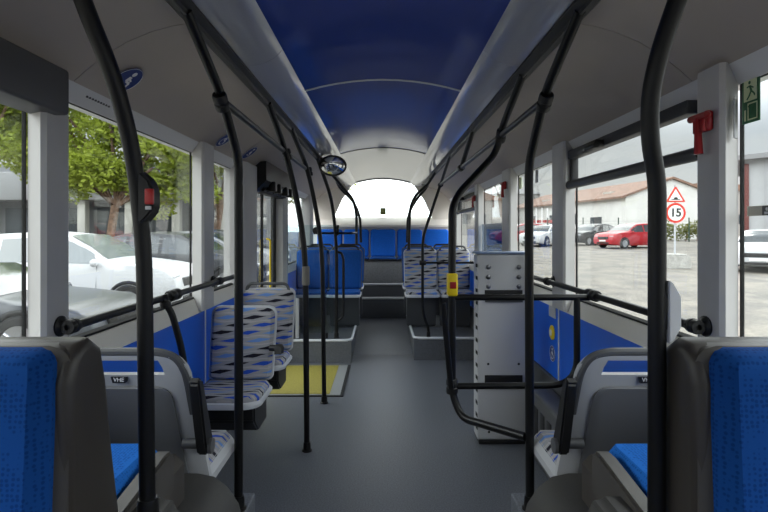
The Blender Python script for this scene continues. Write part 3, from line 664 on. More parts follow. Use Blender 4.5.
# ================================================================== FITTINGS
# yellow mat (folding ramp plate)
t = thing('ramp_plate', 'yellow ramp plate set in the floor by the middle door', 'ramp', (-.75, 5.16, 0))
bm = B(); box(bm, -.37, .39, -.53, .55, .001, .008, .002); obj('frame', bm, M_RUB, t)
bm = B(); box(bm, -.36, .36, -.51, .53, .0085, .011); obj('border', bm, mat('aluminium_border', (.26, .27, .27), .5), t)
bm = B(); box(bm, -.35, .262, -.485, .505, .0112, .014); obj('mat', bm, M_YEL, t)
# backboard
t = thing('backboard', 'grey steel wheelchair backboard with bolts and dark slots', 'backboard', (.83, 3.60, 0))
bm = B(); box(bm, -.165, .21, 0, .16, .03, 1.335, .012); obj('panel', bm, M_STEEL, t)
bm = B(); box(bm, -.175, .215, .0, .165, 1.336, 1.352, .006); obj('top_trim', bm, mat('top_edge_blue', (.25, .33, .50), .4), t)
for (z0, z1, tl) in ((1.03, 1.085, .01), (.424, .487, .01)):
    bm = B(); box(bm, -.115, .15, -.008, .004, z0, z1, .002); obj('slot', bm, M_BLK, t)
    bm = B(); box(bm, -.115, .15, -.016, -.0085, z0-.03, z0+.012, .003); obj('slot_lip', bm, M_SHELLD, t)
for xx in (-.09, .125):
    for zz in (1.247, 1.177, 1.11): 
        bm = B(); lathe(bm, (xx, -.0005, zz), (0, -1, 0), [(0, 0), (.017, 0), (.017, .006), (.011, .010), (0, .010)], 14); obj('bolt', bm, M_STEELB, t)
for xx, zz in ((-.09, .565), (.125, .565), (-.085, .087)):
    bm = B(); lathe(bm, (xx, -.0005, zz), (0, -1, 0), [(0, 0), (.009, 0), (.007, .004), (0, .004)], 10); obj('screw', bm, M_BLK, t)
bm = B()
for kx in range(14): box(bm, -.169, -.1655, -.002, .06, .10+kx*.088, .125+kx*.088, .003)
obj('toothed_edge', bm, M_RUB, t)
bm = B(); box(bm, -.155, .20, -.006, .166, .003, .03, .003); obj('base', bm, M_BLK, t)
# heater box at right wall
t = thing('heater_box', 'dark grey heater box low on the right wall by the wheelchair bay', 'heater', (1.06, 3.0, 0))
bm = B(); box(bm, -.07, .085, -.45, .50, .003, .44, .02); obj('casing', bm, M_SHELLD, t)
bm = B()
for kk in range(6): box(bm, -.074, -.068, -.38+kk*.13, -.30+kk*.13, .08, .36, .002)
obj('grille', bm, M_BLK, t)
bm = B(); tube(bm, [(-.10, -.25, .003), (-.11, -.24, .25), (-.09, -.22, .42)], .035, .08); obj('hose', bm, M_RUB, t)
# stickers on the blue wall
bm = B(); box(bm, 1.166, 1.1695, 3.46, 3.60, .905, 1.0-.02, .001); tag(obj('sticker', bm, M_SHELLL), 'grey rectangular sticker on the blue right wall', 'sticker')
t = thing('round_button', 'round yellow button on the blue right wall', 'button', (1.169, 3.53, .80))
bm = B(); lathe(bm, (0, 0, 0), (-1, 0, 0), [(0, 0), (.05, 0), (.05, .006), (.04, .012), (0, .012)], 24); obj('ring', bm, M_YELB, t)
bm = B(); lathe(bm, (-.0125, 0, 0), (-1, 0, 0), [(0, 0), (.022, 0), (.02, .004), (0, .004)], 20); obj('cap', bm, M_WHITE, t)
def pictogram(c, n, up, r, label, wheel=False):
    t = thing('pictogram_sticker', label, 'sticker', tuple(c)); n = Vector(n).normalized()
    bm = B(); lathe(bm, (0, 0, 0), n, [(0, 0), (r, 0), (r, .0015), (0, .0015)], 32); obj('disc', bm, M_PICT, t)
    u = Vector(up); u = (u-n*u.dot(n)).normalized(); v = u.cross(n).normalized()
    bm = B(); h = n*.002
    def st(a, b, w_): tube(bm, [v*a[0]*r+u*a[1]*r+h, v*b[0]*r+u*b[1]*r+h], w_*r, 0, 6)
    lathe(bm, u*r*.55+v*r*.0+h, n, [(0, 0), (r*.17, 0), (0, .001)], 14)
    st((0, .32), (0, -.05), .13); st((0, .2), (.35, .05), .07); st((0, -.05), (.38, -.1), .09); st((.38, -.1), (.42, -.5), .08)
    if wheel: tube(bm, [v*math.cos(q)*r*.42+u*(math.sin(q)*.42-.22)*r+h for q in [PI*.6+k_*PI*1.1/12 for k_ in range(13)]], .06*r, 0, 6)
    else: st((-.2, -.35), (.1, -.35), .08)
    for q in bm.verts: q.co = q.co-n*(q.co-h).dot(n)*.93
    obj('symbol', bm, M_WHITE, t)
    bm = B(); tube(bm, [v*math.cos(q)*r*.96+u*math.sin(q)*r*.96+n*.001 for q in [k_*2*PI/32 for k_ in range(33)]], .0018, 0, 5); obj('rim', bm, M_WHITE, t)
    return t
pictogram((1.168, 3.53, .655), (-1, 0, 0), (0, 0, 1), .055, 'round blue wheelchair pictogram sticker on the right blue wall', True)
nn = Vector((.60, 0, -.8)); 
pictogram((-1.062, 2.12, 2.124), (.58, 0, -.81), (0, 0, 1), .075, 'round blue pictogram sticker on the left ceiling panel, nearest the camera')
pictogram((-1.07, 3.46, 2.118), (.60, 0, -.80), (0, 0, 1), .075, 'round blue pictogram sticker on the left ceiling panel, above the narrow window', True)
pictogram((-1.062, 4.08, 2.124), (.60, 0, -.80), (0, 0, 1), .075, 'round blue pictogram sticker on the left ceiling panel, next to the door header', False)
# vent grille in left cove strip
bm = B()
for kk in range(9): box(bm, -1.19, -1.168, 2.02+kk*.02, 2.03+kk*.02, 2.028, 2.038)
tag(obj('vent_grille', bm, M_SHELLD), 'small slotted grille in the pale strip above the left window', 'vent')
# hammers
def hammer(c, label):
    t = thing('emergency_hammer', label, 'hammer', c, 0, 'red emergency hammers')
    bm = B(); box(bm, -.026, .0, -.038, .038, -.01, .060, .010); box(bm, -.034, -.02, -.030, -.014, -.012, .05, .004); box(bm, -.034, -.02, .014, .030, -.012, .05, .004); obj('holder', bm, M_RED, t)
    bm = B(); tube(bm, [(-.03, -.048, .042), (-.03, .048, .042)], .012, 0, 10); lathe(bm, (-.03, -.046, .042), (0, -1, 0), [(.012, 0), (.010, .006), (.002, .016), (0, .016)], 10); obj('head', bm, mat('hammer_head', (.35, .02, .02), .3), t)
    bm = B(); tube(bm, [(-.03, 0, .04), (-.032, 0, -.02), (-.03, 0, -.085)], [.012, .012, .015], 0, 10); obj('handle', bm, M_RED, t)
    return t
h0 = hammer((1.118, 1.765, 1.85), 'red emergency hammer on the nearest right pillar')
dup(h0, (1.118, 4.66, 1.89), 'red emergency hammer on the right pillar beside the tinted window')
dup(h0, (1.118, 6.2, 1.87), 'red emergency hammer on the right pillar towards the rear')
# speaker grille on near right pillar
bm = B(); box(bm, -.014, .014, -.002, .002, -.065, .065, .003)
o = obj('pillar_grille', bm, M_SHELL); tag(o, 'small grey vertical grille on the nearest right pillar', 'grille'); o.location = (1.163, 1.689, 1.87); o.rotation_euler = (0, 0, math.atan2(.05, .07))
# window stickers
t = thing('exit_sticker', 'green emergency exit sticker with running man on the nearest right window', 'sticker', (1.2045, 1.675, 1.93))
bm = B(); box(bm, -.001, .001, -.04, .04, -.075, .075); obj('backing', bm, M_GREEN, t)
bm = B(); box(bm, -.003, -.0012, -.028, .030, -.003, .068); box(bm, -.003, -.0012, -.030, .012, -.066, -.062); box(bm, -.003, -.0012, -.030, .012, -.014, -.010); box(bm, -.003, -.0012, -.030, -.027, -.066, -.010); box(bm, -.003, -.0012, .010, .013, -.066, -.010); box(bm, -.003, -.0012, .022, .028, -.066, -.03); obj('panel', bm, M_LUM, t)
bm = B(); X0 = -.0042
def st(a, b, w_): tube(bm, [(X0, -a[0], a[1]), (X0, -b[0], b[1])], w_, 0, 6)
st((0, .045), (.006, .028), .0045); st((.006, .028), (.018, .018), .003); st((.018, .018), (.022, .010), .003); st((.006, .028), (-.004, .012), .0035); st((-.004, .012), (-.014, .002), .003); st((.0, .045), (-.014, .042), .0025); st((0, .045), (.016, .036), .0025); lathe(bm, (X0, -(-.002), .056), (-1, 0, 0), [(0, 0), (.0055, 0), (0, .001)], 12)
st((-.008, -.02), (.022, -.056), .0022); st((.018, -.02), (.0, -.05), .003); st((.014, -.024), (.024, -.03), .003)
for q in bm.verts: q.co.x = X0+(q.co.x-X0)*.2
obj('figure', bm, M_GREEN, t)
t = thing('window_sticker', 'beige strip sticker with a dark square low on the nearest right window', 'sticker', (1.207, 1.62, 1.565))
bm = B(); box(bm, -.001, .001, -.11, .075, -.016, .016); obj('strip', bm, mat('beige_strip', (.50, .48, .40), .6), t)
bm = B(); box(bm, -.003, -.0012, -.045, .006, -.015, .015); obj('square', bm, M_DGREY, t)
bm = B(); lathe(bm, (-.0035, -.015, .004), (-1, 0, 0), [(0, 0), (.006, 0), (0, .0005)], 12); box(bm, -.004, -.0032, -.026, -.004, -.012, -.004); obj('figure', bm, M_WHITE, t)
for yy, zz, m_, lab in ((4.02, 1.93, M_SHELL, 'small grey sticker high on the third right window'), (4.50, 1.92, M_LUM, 'small pale green sticker beside the right pillar')):
    bm = B(); box(bm, 1.205, 1.2085, yy-.04, yy+.03, zz-.05, zz+.05); tag(obj('window_sticker', bm, m_), lab, 'sticker')
bm = B(); box(bm, -.05, .05, 9.07, 9.075, 1.79, 1.91); tag(obj('window_sticker', bm, mat('exit_yellow_green', (.20, .22, .08), .6)), 'small olive sticker at the bottom of the rear window', 'sticker')
# dome mirror
t = thing('dome_mirror', 'oval convex mirror with black rim hanging from the left ceiling rail', 'mirror', (-.52, 5.3, 2.175))
bm = B(); n_ = Vector((.18, -1, -.20)); S = Matrix.Diagonal((1, 1, .74, 1))
lathe(bm, (0, 0, 0), n_, [(0, .052), (.055, .048), (.10, .035), (.130, .012)], 32)
bmesh.ops.transform(bm, matrix=S, verts=bm.verts[:]); obj('glass', bm, M_MIRR, t)
bm = B(); lathe(bm, (0, 0, 0), n_, [(.124, .014), (.132, .020), (.145, .010), (.147, -.01), (.13, -.03), (.06, -.05), (0, -.055)], 32)
bmesh.ops.transform(bm, matrix=S, verts=bm.verts[:]); obj('housing', bm, M_BLK, t)
bm = B(); tube(bm, [(0, .03, 0), (-.06, .04, .06), (-.14, .03, .085)], .012, .04); obj('arm', bm, M_BLK, t)

# ================================================================== OUTSIDE
def gz(Y): return -.36+.021*max(Y, 0)
m = bpy.data.materials.new('asphalt_and_gravel'); m.use_nodes = True; n = m.node_tree; b_ = n.nodes['Principled BSDF']; b_.inputs['Roughness'].default_value = .9
t_ = n.nodes.new('ShaderNodeTexCoord'); z1 = n.nodes.new('ShaderNodeTexNoise'); z1.inputs['Scale'].default_value = 1.1; z1.inputs['Detail'].default_value = 10
z2 = n.nodes.new('ShaderNodeTexNoise'); z2.inputs['Scale'].default_value = 14; z2.inputs['Detail'].default_value = 6
n.links.new(t_.outputs['Object'], z1.inputs['Vector']); n.links.new(t_.outputs['Object'], z2.inputs['Vector'])
r1 = n.nodes.new('ShaderNodeValToRGB'); r1.color_ramp.elements[0].position = .35; r1.color_ramp.elements[0].color = (.17, .158, .145, 1); r1.color_ramp.elements[1].position = .62; r1.color_ramp.elements[1].color = (.28, .252, .215, 1)
r2 = n.nodes.new('ShaderNodeValToRGB'); r2.color_ramp.elements[0].position = .3; r2.color_ramp.elements[0].color = (.65, .65, .65, 1); r2.color_ramp.elements[1].position = .7; r2.color_ramp.elements[1].color = (1, 1, 1, 1)
mx = n.nodes.new('ShaderNodeMix'); mx.data_type = 'RGBA'; mx.blend_type = 'MULTIPLY'; mx.inputs[0].default_value = 1
n.links.new(z1.outputs['Fac'], r1.inputs[0]); n.links.new(z2.outputs['Fac'], r2.inputs[0]); n.links.new(r1.outputs[0], mx.inputs[6]); n.links.new(r2.outputs[0], mx.inputs[7]); n.links.new(mx.outputs[2], b_.inputs['Base Color'])
bm = B()
vv = [bm.verts.new(p) for p in ((-120, -30, gz(0)), (120, -30, gz(0)), (120, 0, gz(0)), (-120, 0, gz(0)), (120, 60, gz(60)), (-120, 60, gz(60)), (200, 300, gz(60)), (-200, 300, gz(60)))]
bm.faces.new((vv[0], vv[1], vv[2], vv[3])); bm.faces.new((vv[3], vv[2], vv[4], vv[5])); bm.faces.new((vv[5], vv[4], vv[6], vv[7]))
struct('ground', bm, m)
M_TYRE = mat('tyre_rubber', (.015, .015, .016), .8); M_RIM = mat('alloy_rim', (.35, .36, .38), .3, .8); M_CGL = mat('car_glass', (.03, .038, .045), .08, 0, .9); M_LAMP = mat('headlamp', (.6, .62, .65), .12, .3)
def car(label, loc, rz, col, L=4.4, W=1.82, H=1.6, group='parked cars', hood=.0, name='car', glassm=None):
    t = thing(name, label, 'car', loc, rz, group)
    paint = mat('car_paint', col, .35, 0, .5, coat=.08)
    K = [(-.5, .36), (-.495, .56), (-.47, .68), (-.40, .90), (-.30, .975), (-.12, 1.0), (.03, .965), (.10, .87), (.215, .67), (.30, .645), (.42, .60), (.465, .55), (.49, .46), (.5, .34)]
    def zt(f):
        for (a, za), (b, zb) in zip(K, K[1:]):
            if a <= f <= b: q = (f-a)/(b-a); q = q*q*(3-2*q)*.35+q*.65; return H*(za+(zb-za)*q)
        return H*.36
    def sec(f):
        e = max(0, (abs(f)-.38)/.12); w_ = W/2*(1-.16*e**2.2); Z = zt(f); zb = .19*H/1.6+.10*e
        belt = min(Z-.015, H*(.635+.03*(-f))); cab = max(0, min(1, (Z-H*.68)/(H*.28))); wt_ = w_*(.90-.13*cab)
        return [(0, zb), (w_*.90, zb), (w_*.985, zb+.10), (w_, H*.36), (w_*.985, max(H*.345, min(belt-.02, H*.54))), (w_*.965, belt), (wt_, Z-.02*(cab)), (wt_*.85, Z+.008), (wt_*.45, Z+.022), (0, Z+.028)], belt, wt_, w_
    xs = [-.5, -.498, -.49, -.475, -.45, -.42, -.38, -.34, -.3, -.25, -.2, -.15, -.1, -.05, 0, .03, .06, .09, .12, .15, .18, .215, .25, .3, .35, .4, .43, .455, .475, .488, .497, .5]
    bm = B(); rings = []
    for f in xs:
        s_, *_ = sec(f); rings.append([bm.verts.new((f*L, y, z)) for y, z in s_]+[bm.verts.new((f*L, -y, z)) for y, z in s_[-2:0:-1]])
    for a_, b2 in zip(rings, rings[1:]):
        nn_ = len(a_)
        for q in range(nn_): bm.faces.new((a_[q], a_[(q+1) % nn_], b2[(q+1) % nn_], b2[q]))
    bm.faces.new(rings[0][::-1]); bm.faces.new(rings[-1])
    obj('body', bm, paint, t, ang=.8)
    gm = glassm or M_CGL
    def sidewin(xa, xb, s_):
        bm = B(); g = []; N = 8
        for i in range(N+1):
            f = xa+(xb-xa)*i/N; _, belt, wt_, w_ = sec(f); Z = zt(f); col_ = []
            for q in (.06, .5, .86):
                y = w_*.965+(wt_-w_*.965)*q+.006; z = belt+(Z-.02-belt)*q; col_.append(bm.verts.new((f*L, s_*y, z)))
            g.append(col_)
        for a_, b2 in zip(g, g[1:]):
            for q in range(2): bm.faces.new((a_[q], b2[q], b2[q+1], a_[q+1]))
        return obj('side_window', bm, gm, t)
    for s_ in (-1, 1):
        for xa, xb in ((-.40, -.27), (-.25, -.08), (-.06, .16)): sidewin(xa, xb, s_)
    for xa, xb, nm in ((.035, .205, 'windshield'), (-.47, -.405, 'rear_window')):
        bm = B(); g = []
        for i in range(7):
            f = xa+(xb-xa)*i/6; ss, belt, wt_, w_ = sec(f); Z = zt(f)
            g.append([bm.verts.new((f*L, wt_*.93*q, Z+.028-.02*abs(q)**2+.008)) for q in (-1, -.6, -.2, .2, .6, 1)])
        for a_, b2 in zip(g, g[1:]):
            for q in range(5): bm.faces.new((a_[q], a_[q+1], b2[q+1], b2[q]))
        obj(nm, bm, gm, t)
    wr = .335
    for fx in (.305, -.30):
        for s_ in (-1, 1):
            bm = B(); lathe(bm, (fx*L, s_*(W/2-.16), wr), (0, s_, 0), [(0, 0), (wr-.02, 0), (wr, .02), (wr, .165), (wr-.03, .19), (wr*.68, .19), (wr*.66, .165), (0, .165)], 28); wh = obj('wheel', bm, M_TYRE, t)
            bm = B(); lathe(bm, (fx*L, s_*(W/2+.008), wr), (0, s_, 0), [(0, .012), (.06, .014), (.07, 0), (wr*.3, -.0), (wr*.62, .012), (wr*.66, .016), (wr*.67, 0)], 20); 
            for q in range(5):
                a_ = q*2*PI/5; tube(bm, [(fx*L, s_*(W/2+.015), wr), (fx*L+math.cos(a_)*wr*.62, s_*(W/2+.015), wr+math.sin(a_)*wr*.62)], .022, 0, 6)
            obj('rim', bm, M_RIM, wh)
            bm = B(); tube(bm, [(fx*L+math.cos(a_)*(wr+.045), s_*(W/2-.004), wr+math.sin(a_)*(wr+.045)) for a_ in [-.25+k_*(PI+.5)/14 for k_ in range(15)]], .035, 0, 8); obj('wheel_arch', bm, M_TYRE, t)
    for s_ in (-1, 1):
        bm = B(); lathe(bm, (.17*L, s_*(W/2+.07), H*.655), (1, 0, 0), [(0, -.06), (.05, -.055), (.075, -.02), (.07, .03), (.04, .06), (0, .065)], 14); tube(bm, [(.17*L, s_*(W/2-.04), H*.635), (.17*L, s_*(W/2+.05), H*.64)], .02, 0, 8); obj('side_mirror', bm, paint, t)
        bm = B(); box(bm, .452*L, .487*L, s_*W*.34-.16, s_*W*.34+.16, H*.43, H*.50, .02); obj('headlight', bm, M_LAMP, t)
        bm = B(); box(bm, -.499*L, -.47*L, s_*W*.34-.14, s_*W*.34+.14, H*.50, H*.60, .02); obj('tail_light', bm, M_RED, t)
    bm = B(); box(bm, .488*L, .503*L, -.42, .42, H*.36, H*.46, .01); box(bm, .485*L, .505*L, -.5, .5, H*.19, H*.25, .01); obj('grille', bm, M_BLK, t)
    bm = B(); box(bm, .503*L, .508*L, -.26, .26, H*.275, H*.335, .004); obj('number_plate', bm, M_WHITE, t)
    for s_ in (-1, 1):   # door seams
        bm = B()
        for f in (-.26, -.07, .17):
            _, belt, wt_, w_ = sec(f); tube(bm, [(f*L, s_*(w_*.985), H*.2), (f*L, s_*(w_+.001), H*.36), (f*L, s_*(w_*.968), belt)], .005, 0, 4)
        obj('door_seam', bm, M_BLK, t)
    return t
SIL = (.26, .27, .29); WHT = (.52, .53, .55); DRK = (.035, .038, .045); RD = (.36, .006, .014)
# left car park, noses toward the bus
GL = 'cars parked beside the bus on the left'
car('dark grey low car parked nearest on the left, seen through the first windows', (-5.75, 7.15, gz(7.1)), 0, (.05, .055, .065), L=4.3, H=1.27, group=GL)
car('white car parked side-on outside the left windows', (-6.2, 10.6, gz(9)-.02), 0, (.55, .56, .58), L=4.5, H=1.66, group=GL, glassm=mat('car_glass_pale', (.16, .18, .19), .1, 0, .9))
car('dark grey car parked behind the white one', (-5.25, 13.6, gz(13)), 0, DRK, L=4.4, H=1.55, group=GL)
car('silver car parked third beyond the white one', (-5.6, 16.6, gz(16)), 0, SIL, L=4.4, H=1.5, group=GL)
car('black car parked furthest in the left row', (-5.9, 19.8, gz(19)), 0, DRK, L=4.4, H=1.5, group=GL)
car('white car furthest left beyond the near dark one', (-12.5, 11.0, gz(10)), 0, WHT, L=4.4, H=1.55, group=GL)
# right car park
GRr = 'cars parked across the yard on the right'
car('red car with its front towards us, right of the black one, beside the road sign', (16.6, 34.5, gz(34)), math.radians(202), RD, L=4.7, W=1.9, H=1.66, group=GRr)
car('black car parked left of the red one with the silver rims', (15.7, 38.8, gz(38)), math.radians(212), (.012, .013, .016), L=4.5, H=1.6, group=GRr)
car('white car parked between the two red cars', (11.7, 37.4, gz(37)), math.radians(228), WHT, L=4.5, H=1.5, group=GRr)
car('red car furthest left in the yard, seen past the bent pole', (11.2, 41.8, gz(41)), math.radians(188), RD, L=4.7, H=1.6, group=GRr)
car('grey car parked behind the black one', (21.2, 41.8, gz(41)), math.radians(235), SIL, L=4.4, H=1.5, group=GRr)
car('silver white hatchback at the right edge, nose towards the sign', (14.5, 19.4, gz(19)), math.radians(228), (.42, .43, .45), L=4.4, H=1.5, group=GRr)
# road sign
t = thing('road_sign', 'round 15 speed limit sign under a triangular bump sign on a concrete block', 'road sign', (11.4, 20, gz(20)))
g0 = gz(20)
cz = (EYE+18*20/512)-g0
bm = B(); tube(bm, [(0, 0, .3), (0, 0, cz+1.1)], .035, 0, 10); obj('post', bm, M_SHELLL, t)
bm = B(); prism(bm, [(-.42, .0), (.42, 0), (.38, .48), (-.38, .48)], 'y', -.4, .4); box(bm, -.3, .3, -.3, .3, .48, .55, .02); obj('concrete_base', bm, mat('concrete', (.40, .39, .37), .9, noise=.2, nscale=6), t)
bm = B(); lathe(bm, (0, -.04, cz), (0, -1, 0), [(0, 0), (.39, 0), (.39, .02), (0, .02)], 40); sg = obj('round_plate', bm, mat('sign_red', (.62, .03, .02), .4), t)
bm = B(); lathe(bm, (0, -.061, cz), (0, -1, 0), [(0, 0), (.30, 0), (.30, .004), (0, .004)], 40); obj('white_field', bm, M_WHITE, sg)
tb = text_bm('15', .44, .004, .012); bmesh.ops.transform(tb, matrix=Matrix.Translation((0, -.072, cz)) @ Matrix.Rotation(PI/2, 4, 'X'), verts=tb.verts[:]); obj('lettering', tb, M_BADGE, sg)
tz = cz+.42
bm = B(); prism(bm, [(-.35, tz), (.35, tz), (.37, tz+.035), (.03, tz+.60), (-.03, tz+.60), (-.37, tz+.035)], 'y', -.06, -.04); tr_ = obj('triangular_plate', bm, mat('sign_red_b', (.60, .04, .02), .4), t)
bm = B(); prism(bm, [(-.275, tz+.06), (.275, tz+.06), (0, tz+.51)], 'y', -.066, -.061); obj('white_field', bm, M_WHITE, tr_)
bm = B(); prism(bm, [(-.18, tz+.09), (.18, tz+.09), (.18, tz+.11), (.09, tz+.12), (.05, tz+.19), (-.05, tz+.19), (-.09, tz+.12), (-.18, tz+.11)], 'y', -.072, -.067); obj('bump_symbol', bm, M_BADGE, tr_)
# warehouse
M_WW = mat('white_render', (.62, .61, .59), .8, noise=.05, nscale=1); M_ROOF = mat('terracotta_tiles', (.21, .125, .09), .8, noise=.3, nscale=2.2); M_DARKW = mat('dark_window', (.05, .06, .07), .2)
t = thing('warehouse', 'long white warehouse with terracotta roof beyond the parked cars', 'warehouse', (23.7, 50, gz(50)))
g0 = gz(50); he = EYE+35*50/512-g0; hr = EYE+52*50/512-g0
def skew(bm):
    for q in bm.verts: q.co.x += -.16*q.co.y
    return bm
bm = B(); prism(bm, [(0, -.5), (9, -.5), (9, he), (4.5, hr), (0, he)], 'y', 0, 26); obj('walls', skew(bm), M_WW, t)
for sgn in (0, 1):
    bm = B(); a_ = (-.5, he-.22) if not sgn else (9.5, he-.22); prism(bm, [a_, (4.5, hr+.02), (4.5, hr+.22), (a_[0], a_[1]+.2)], 'y', -.25, 26.3); obj('roof_slope', skew(bm), M_ROOF, t)
bm = B(); box(bm, -.08, .05, 4, 6, 0, 2.3); obj('door', skew(bm), M_DARKW, t)
for kk in range(3):
    bm = B(); box(bm, -.08, .05, 9+kk*5, 10.2+kk*5, 1.6, 2.8); obj('window', skew(bm), M_DARKW, t)
    bm = B(); box(bm, 1.0, 2.2, 4+kk*7, 5.5+kk*7, he+.35, he+.75); obj('skylight', skew(bm), mat('skylight', (.45, .42, .38), .5), t)
# corrugated hall at right
t = thing('industrial_hall', 'pale corrugated hall with a red corner post at the right edge', 'building', (21.2, 30, gz(30)), -.62); g0 = gz(30)
h1 = EYE+72*30/512-g0
bm = B(); prism(bm, [(0, -.3), (14, -.3), (14, h1+.6), (0, h1)], 'y', 0, 10); obj('walls', bm, mat('corrugated_sheet', (.36, .365, .38), .5, noise=.05, nscale=2), t)
bm = B()
for kk in range(40): box(bm, .9+kk*.33, 1.02+kk*.33, -.05, 0, 1.2, h1)
obj('cladding_ribs', bm, mat('cladding_rib', (.32, .325, .34), .5), t)
bm = B(); box(bm, -.02, .2, -.12, .02, 0, h1-.3, .02); obj('corner_post', bm, mat('red_post', (.12, .025, .02), .6), t, 'dark red post')
bm = B(); prism(bm, [(-.6, h1-.12), (14.5, h1+.55), (14.5, h1+.9), (-.6, h1+.15)], 'y', -.6, 10.3); obj('roof', bm, mat('grey_roof', (.22, .22, .23), .7), t)
bm = B(); box(bm, -.1, 14, -.08, 0, 0, .9); obj('plinth', bm, mat('plinth_concrete', (.33, .32, .31), .9), t)
# distant low buildings
for i, (x0, x1, Y, z1_, c_, lab) in enumerate(((10.5, 17, 72, 4.9, (.3, .28, .26), 'low beige building far behind the bent right pole'), (17.5, 24.5, 80, 6.4, (.25, .24, .23), 'distant grey building left of the warehouse'), (36, 60, 75, 6.5, (.3, .29, .27), 'distant pale building behind the road sign'))):
    t = thing('distant_building', lab, 'building', (x0, Y, gz(60))); H_ = z1_; w_ = x1-x0
    bm = B(); box(bm, 0, w_, 0, 10, -.3, H_); obj('walls', bm, mat('distant_wall', c_, .8), t)
    bm = B(); prism(bm, [(-.4, H_), (w_+.4, H_), (w_*.5, H_+1.3)], 'y', -.3, 10.3); obj('roof', bm, M_ROOF if i != 1 else M_SHELL, t)
    for kk in range(int(w_/2.2)):
        bm = B(); box(bm, .7+kk*2.2, 1.8+kk*2.2, -.05, .02, 1.6, 3.0); obj('window', bm, M_DARKW, t)
# fence
t = thing('wire_fence', 'dark green post fence behind the parked cars', 'fence', (8, 43.5, gz(43)))
bm = B()
for kk in range(7): tube(bm, [(0, 0, .3+kk*.25), (27, 0, .3+kk*.25)], .008, 0, 4)
obj('wires', bm, M_SHELLD, t)
for kk in range(10):
    bm = B(); tube(bm, [(kk*3, 0, 0), (kk*3, 0, 2.1)], .05, 0, 8); obj('post', bm, mat('fence_green', (.02, .05, .035), .6), t)
t = thing('red_barrier_frame', 'red and white barrier stack standing far behind the bent right pole', 'barrier', (13.6, 46, gz(46)))
for kk in range(4):
    bm = B(); box(bm, 0, 2.4, kk*.3, kk*.3+.08, .6+kk*.35, .85+kk*.35); obj('board', bm, M_RED if kk % 2 else M_WHITE, t)
    bm = B(); tube(bm, [(.2+kk*.6, kk*.3+.1, 0), (.2+kk*.6, kk*.3+.1, 3.0)], .06, 0, 6); obj('post', bm, M_WHITE, t)
# foliage
def leaf_cloud(bm, c, r, n_, size, flat=1):
    for _ in range(n_):
        d = Vector((random.gauss(0, 1), random.gauss(0, 1), random.gauss(0, 1))).normalized()*(random.random()**.45)
        p = Vector(c)+Vector((d.x*r[0], d.y*r[1], d.z*r[2])); a_ = Vector((random.gauss(0, 1), random.gauss(0, 1), random.gauss(0, .6))).normalized()*size*(.6+.8*random.random())
        b2 = a_.orthogonal().normalized()*size*.5
        b2 = Matrix.Rotation(random.random()*6.28, 3, a_) @ b2
        vs_ = [bm.verts.new(p-a_), bm.verts.new(p+b2), bm.verts.new(p+a_), bm.verts.new(p-b2)]; bm.faces.new(vs_)
def leafmat(name, c):
    m = mat(name, c, .7, 0, .2, noise=.35, nscale=1.3); b = m.node_tree.nodes['Principled BSDF']
    n = m.node_tree; tl = n.nodes.new('ShaderNodeBsdfTranslucent'); ms = n.nodes.new('ShaderNodeMixShader'); ms.inputs[0].default_value = .35
    tl.inputs[0].default_value = (c[0]*1.3, c[1]*1.3, c[2], 1); o = n.nodes['Material Output']
    n.links.new(b.outputs[0], ms.inputs[1]); n.links.new(tl.outputs[0], ms.inputs[2]); n.links.new(ms.outputs[0], o.inputs[0]); return m
M_LEAF = leafmat('pine_leaf', (.30, .36, .055)); M_BARK = mat('pine_bark', (.19, .12, .085), .9, noise=.4, nscale=9); M_HEDGE = leafmat('hedge_leaf', (.16, .17, .04))
def tree(label, x, Y, h0, blobs, lean=.3, n_=520, size=.14):
    t = thing('pine_tree', label, 'tree', (x, Y, gz(Y)), 0, 'umbrella pines on the left')
    bm = B(); tube(bm, [(0, 0, -.1), (.1, 0, h0*.5), (lean, 0, h0)], [.24, .19, .17] if False else .17, 0, 10)
    for (bx, by, bz, br) in blobs:
        tube(bm, [(lean, 0, h0-.1), (lean+(bx-lean)*.4, by*.4, h0+(bz-h0)*.55), (bx, by, bz)], .06, .3, 7)
    obj('trunk', bm, M_BARK, t)
    bm = B()
    for (bx, by, bz, br) in blobs:
        for k_ in range(7):
            q = Vector((random.gauss(0, .5), random.gauss(0, .5), random.gauss(0, .3)))*br; leaf_cloud(bm, Vector((bx, by, bz))+q, (br*.6, br*.6, br*.42), n_//3, size*.85)
    obj('foliage', bm, M_LEAF, t, ang=3)
tree('broad pine tree with reddish trunk seen through the second left window', -11.8, 22, 2.5, [(-1.8, 0, 4.0, 1.5), (0, .5, 4.6, 1.7), (1.9, 0, 4.1, 1.5), (.3, -.5, 6.4, 2.2), (-2.4, .6, 6.2, 2.0), (2.9, .4, 6.0, 2.0), (0, 0, 8.2, 2.3), (3.8, 0, 4.0, 1.3), (-3.6, 0, 5.0, 1.5), (-3.2, 0, 8.0, 1.8), (3.6, 0, 8.0, 1.8), (1, .3, 5.2, 1.6), (-1.5, .5, 3.7, 1.5), (2.6, .5, 3.4, 1.4), (-5.2, 0, 6.0, 2.2), (5.2, .2, 5.6, 1.9), (4.8, .2, 7.6, 2.0), (-4.8, 0, 8.0, 2.0), (.6, 0, 3.6, 1.2)], n_=1000)
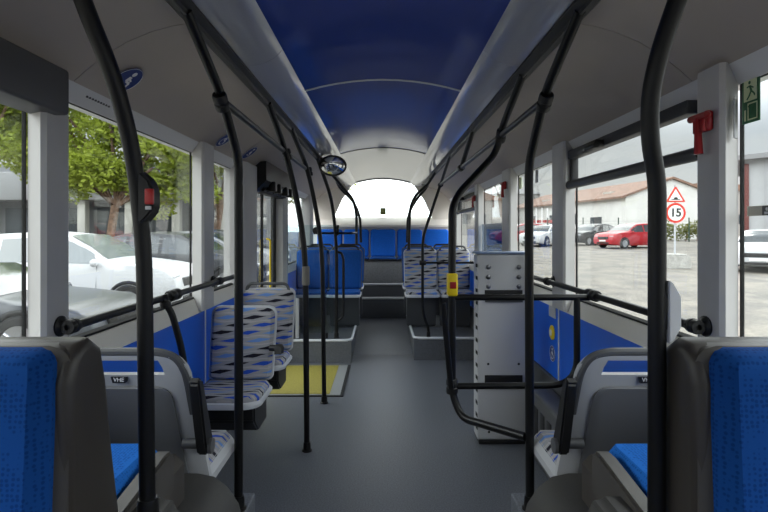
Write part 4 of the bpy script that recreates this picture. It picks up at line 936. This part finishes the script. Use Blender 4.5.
tree('pine tree outside the first left window', -16.5, 20.5, 3.0, [(-1.5, 0, 5.0, 1.7), (.8, .5, 5.2, 1.6), (1.6, 0, 6.8, 1.9), (-1.2, 0, 7.2, 1.9), (0, 0, 8.8, 2.0)], n_=800)
tree('pine tree near the narrow left window', -8.2, 25, 3.0, [(-1.2, 0, 4.8, 1.5), (.9, .5, 4.4, 1.4), (1.0, 0, 6.2, 1.7), (-1.0, 0, 6.6, 1.8), (1.6, 0, 8.2, 2.0)], n_=800)
tree('pine tree furthest back, seen through the door glass', -5.0, 31, 3.2, [(-1.5, 0, 5.0, 1.8), (1.2, .5, 4.8, 1.8), (0, 0, 7, 2.4), (2.4, 0, 6.6, 2.0)], n_=700, size=.18)
for (x0, Y, lab, c_) in ((24.2, 46, 'yellowish hedge at the fence behind the road sign', M_HEDGE),):
    t = thing('hedge', lab, 'hedge', (x0, Y, gz(Y)))
    bm = B()
    for kk in range(6): leaf_cloud(bm, (kk*1.0, 0, .9+.2*math.sin(kk*2)), (.9, .6, .8), 350, .12)
    obj('foliage', bm, c_, t, ang=3)
    bm = B()
    for kk in range(6): tube(bm, [(kk*1.0, 0, -.05), (kk*1.0+.1, 0, .9)], .04, 0, 6)
    obj('stems', bm, M_BARK, t)
# shopfront building at left
t = thing('showroom', 'pale grey building with white columns and dark bays behind the pines', 'building', (-34, 29, gz(29)))
bm = B(); box(bm, 0, 26, 1.2, 12, 0, 5.2); obj('walls', bm, mat('showroom_wall', (.18, .185, .20), .8, noise=.08, nscale=1), t)
bm = B(); box(bm, -.3, 26.5, 0, 1.5, 3.0, 4.6, .05); obj('canopy', bm, mat('canopy_grey', (.24, .245, .26), .6), t)
for kk in range(10):
    bm = B(); box(bm, .3+kk*2.7, .75+kk*2.7, .3, .75, 0, 3.0, .02); obj('column', bm, M_WW, t)
    bm = B(); box(bm, 1.0+kk*2.7 if kk < 9 else 24.6, 2.7+kk*2.7 if kk < 9 else 25.6, 1.1, 1.21, .5, 2.6); obj('window', bm, M_DARKW, t)
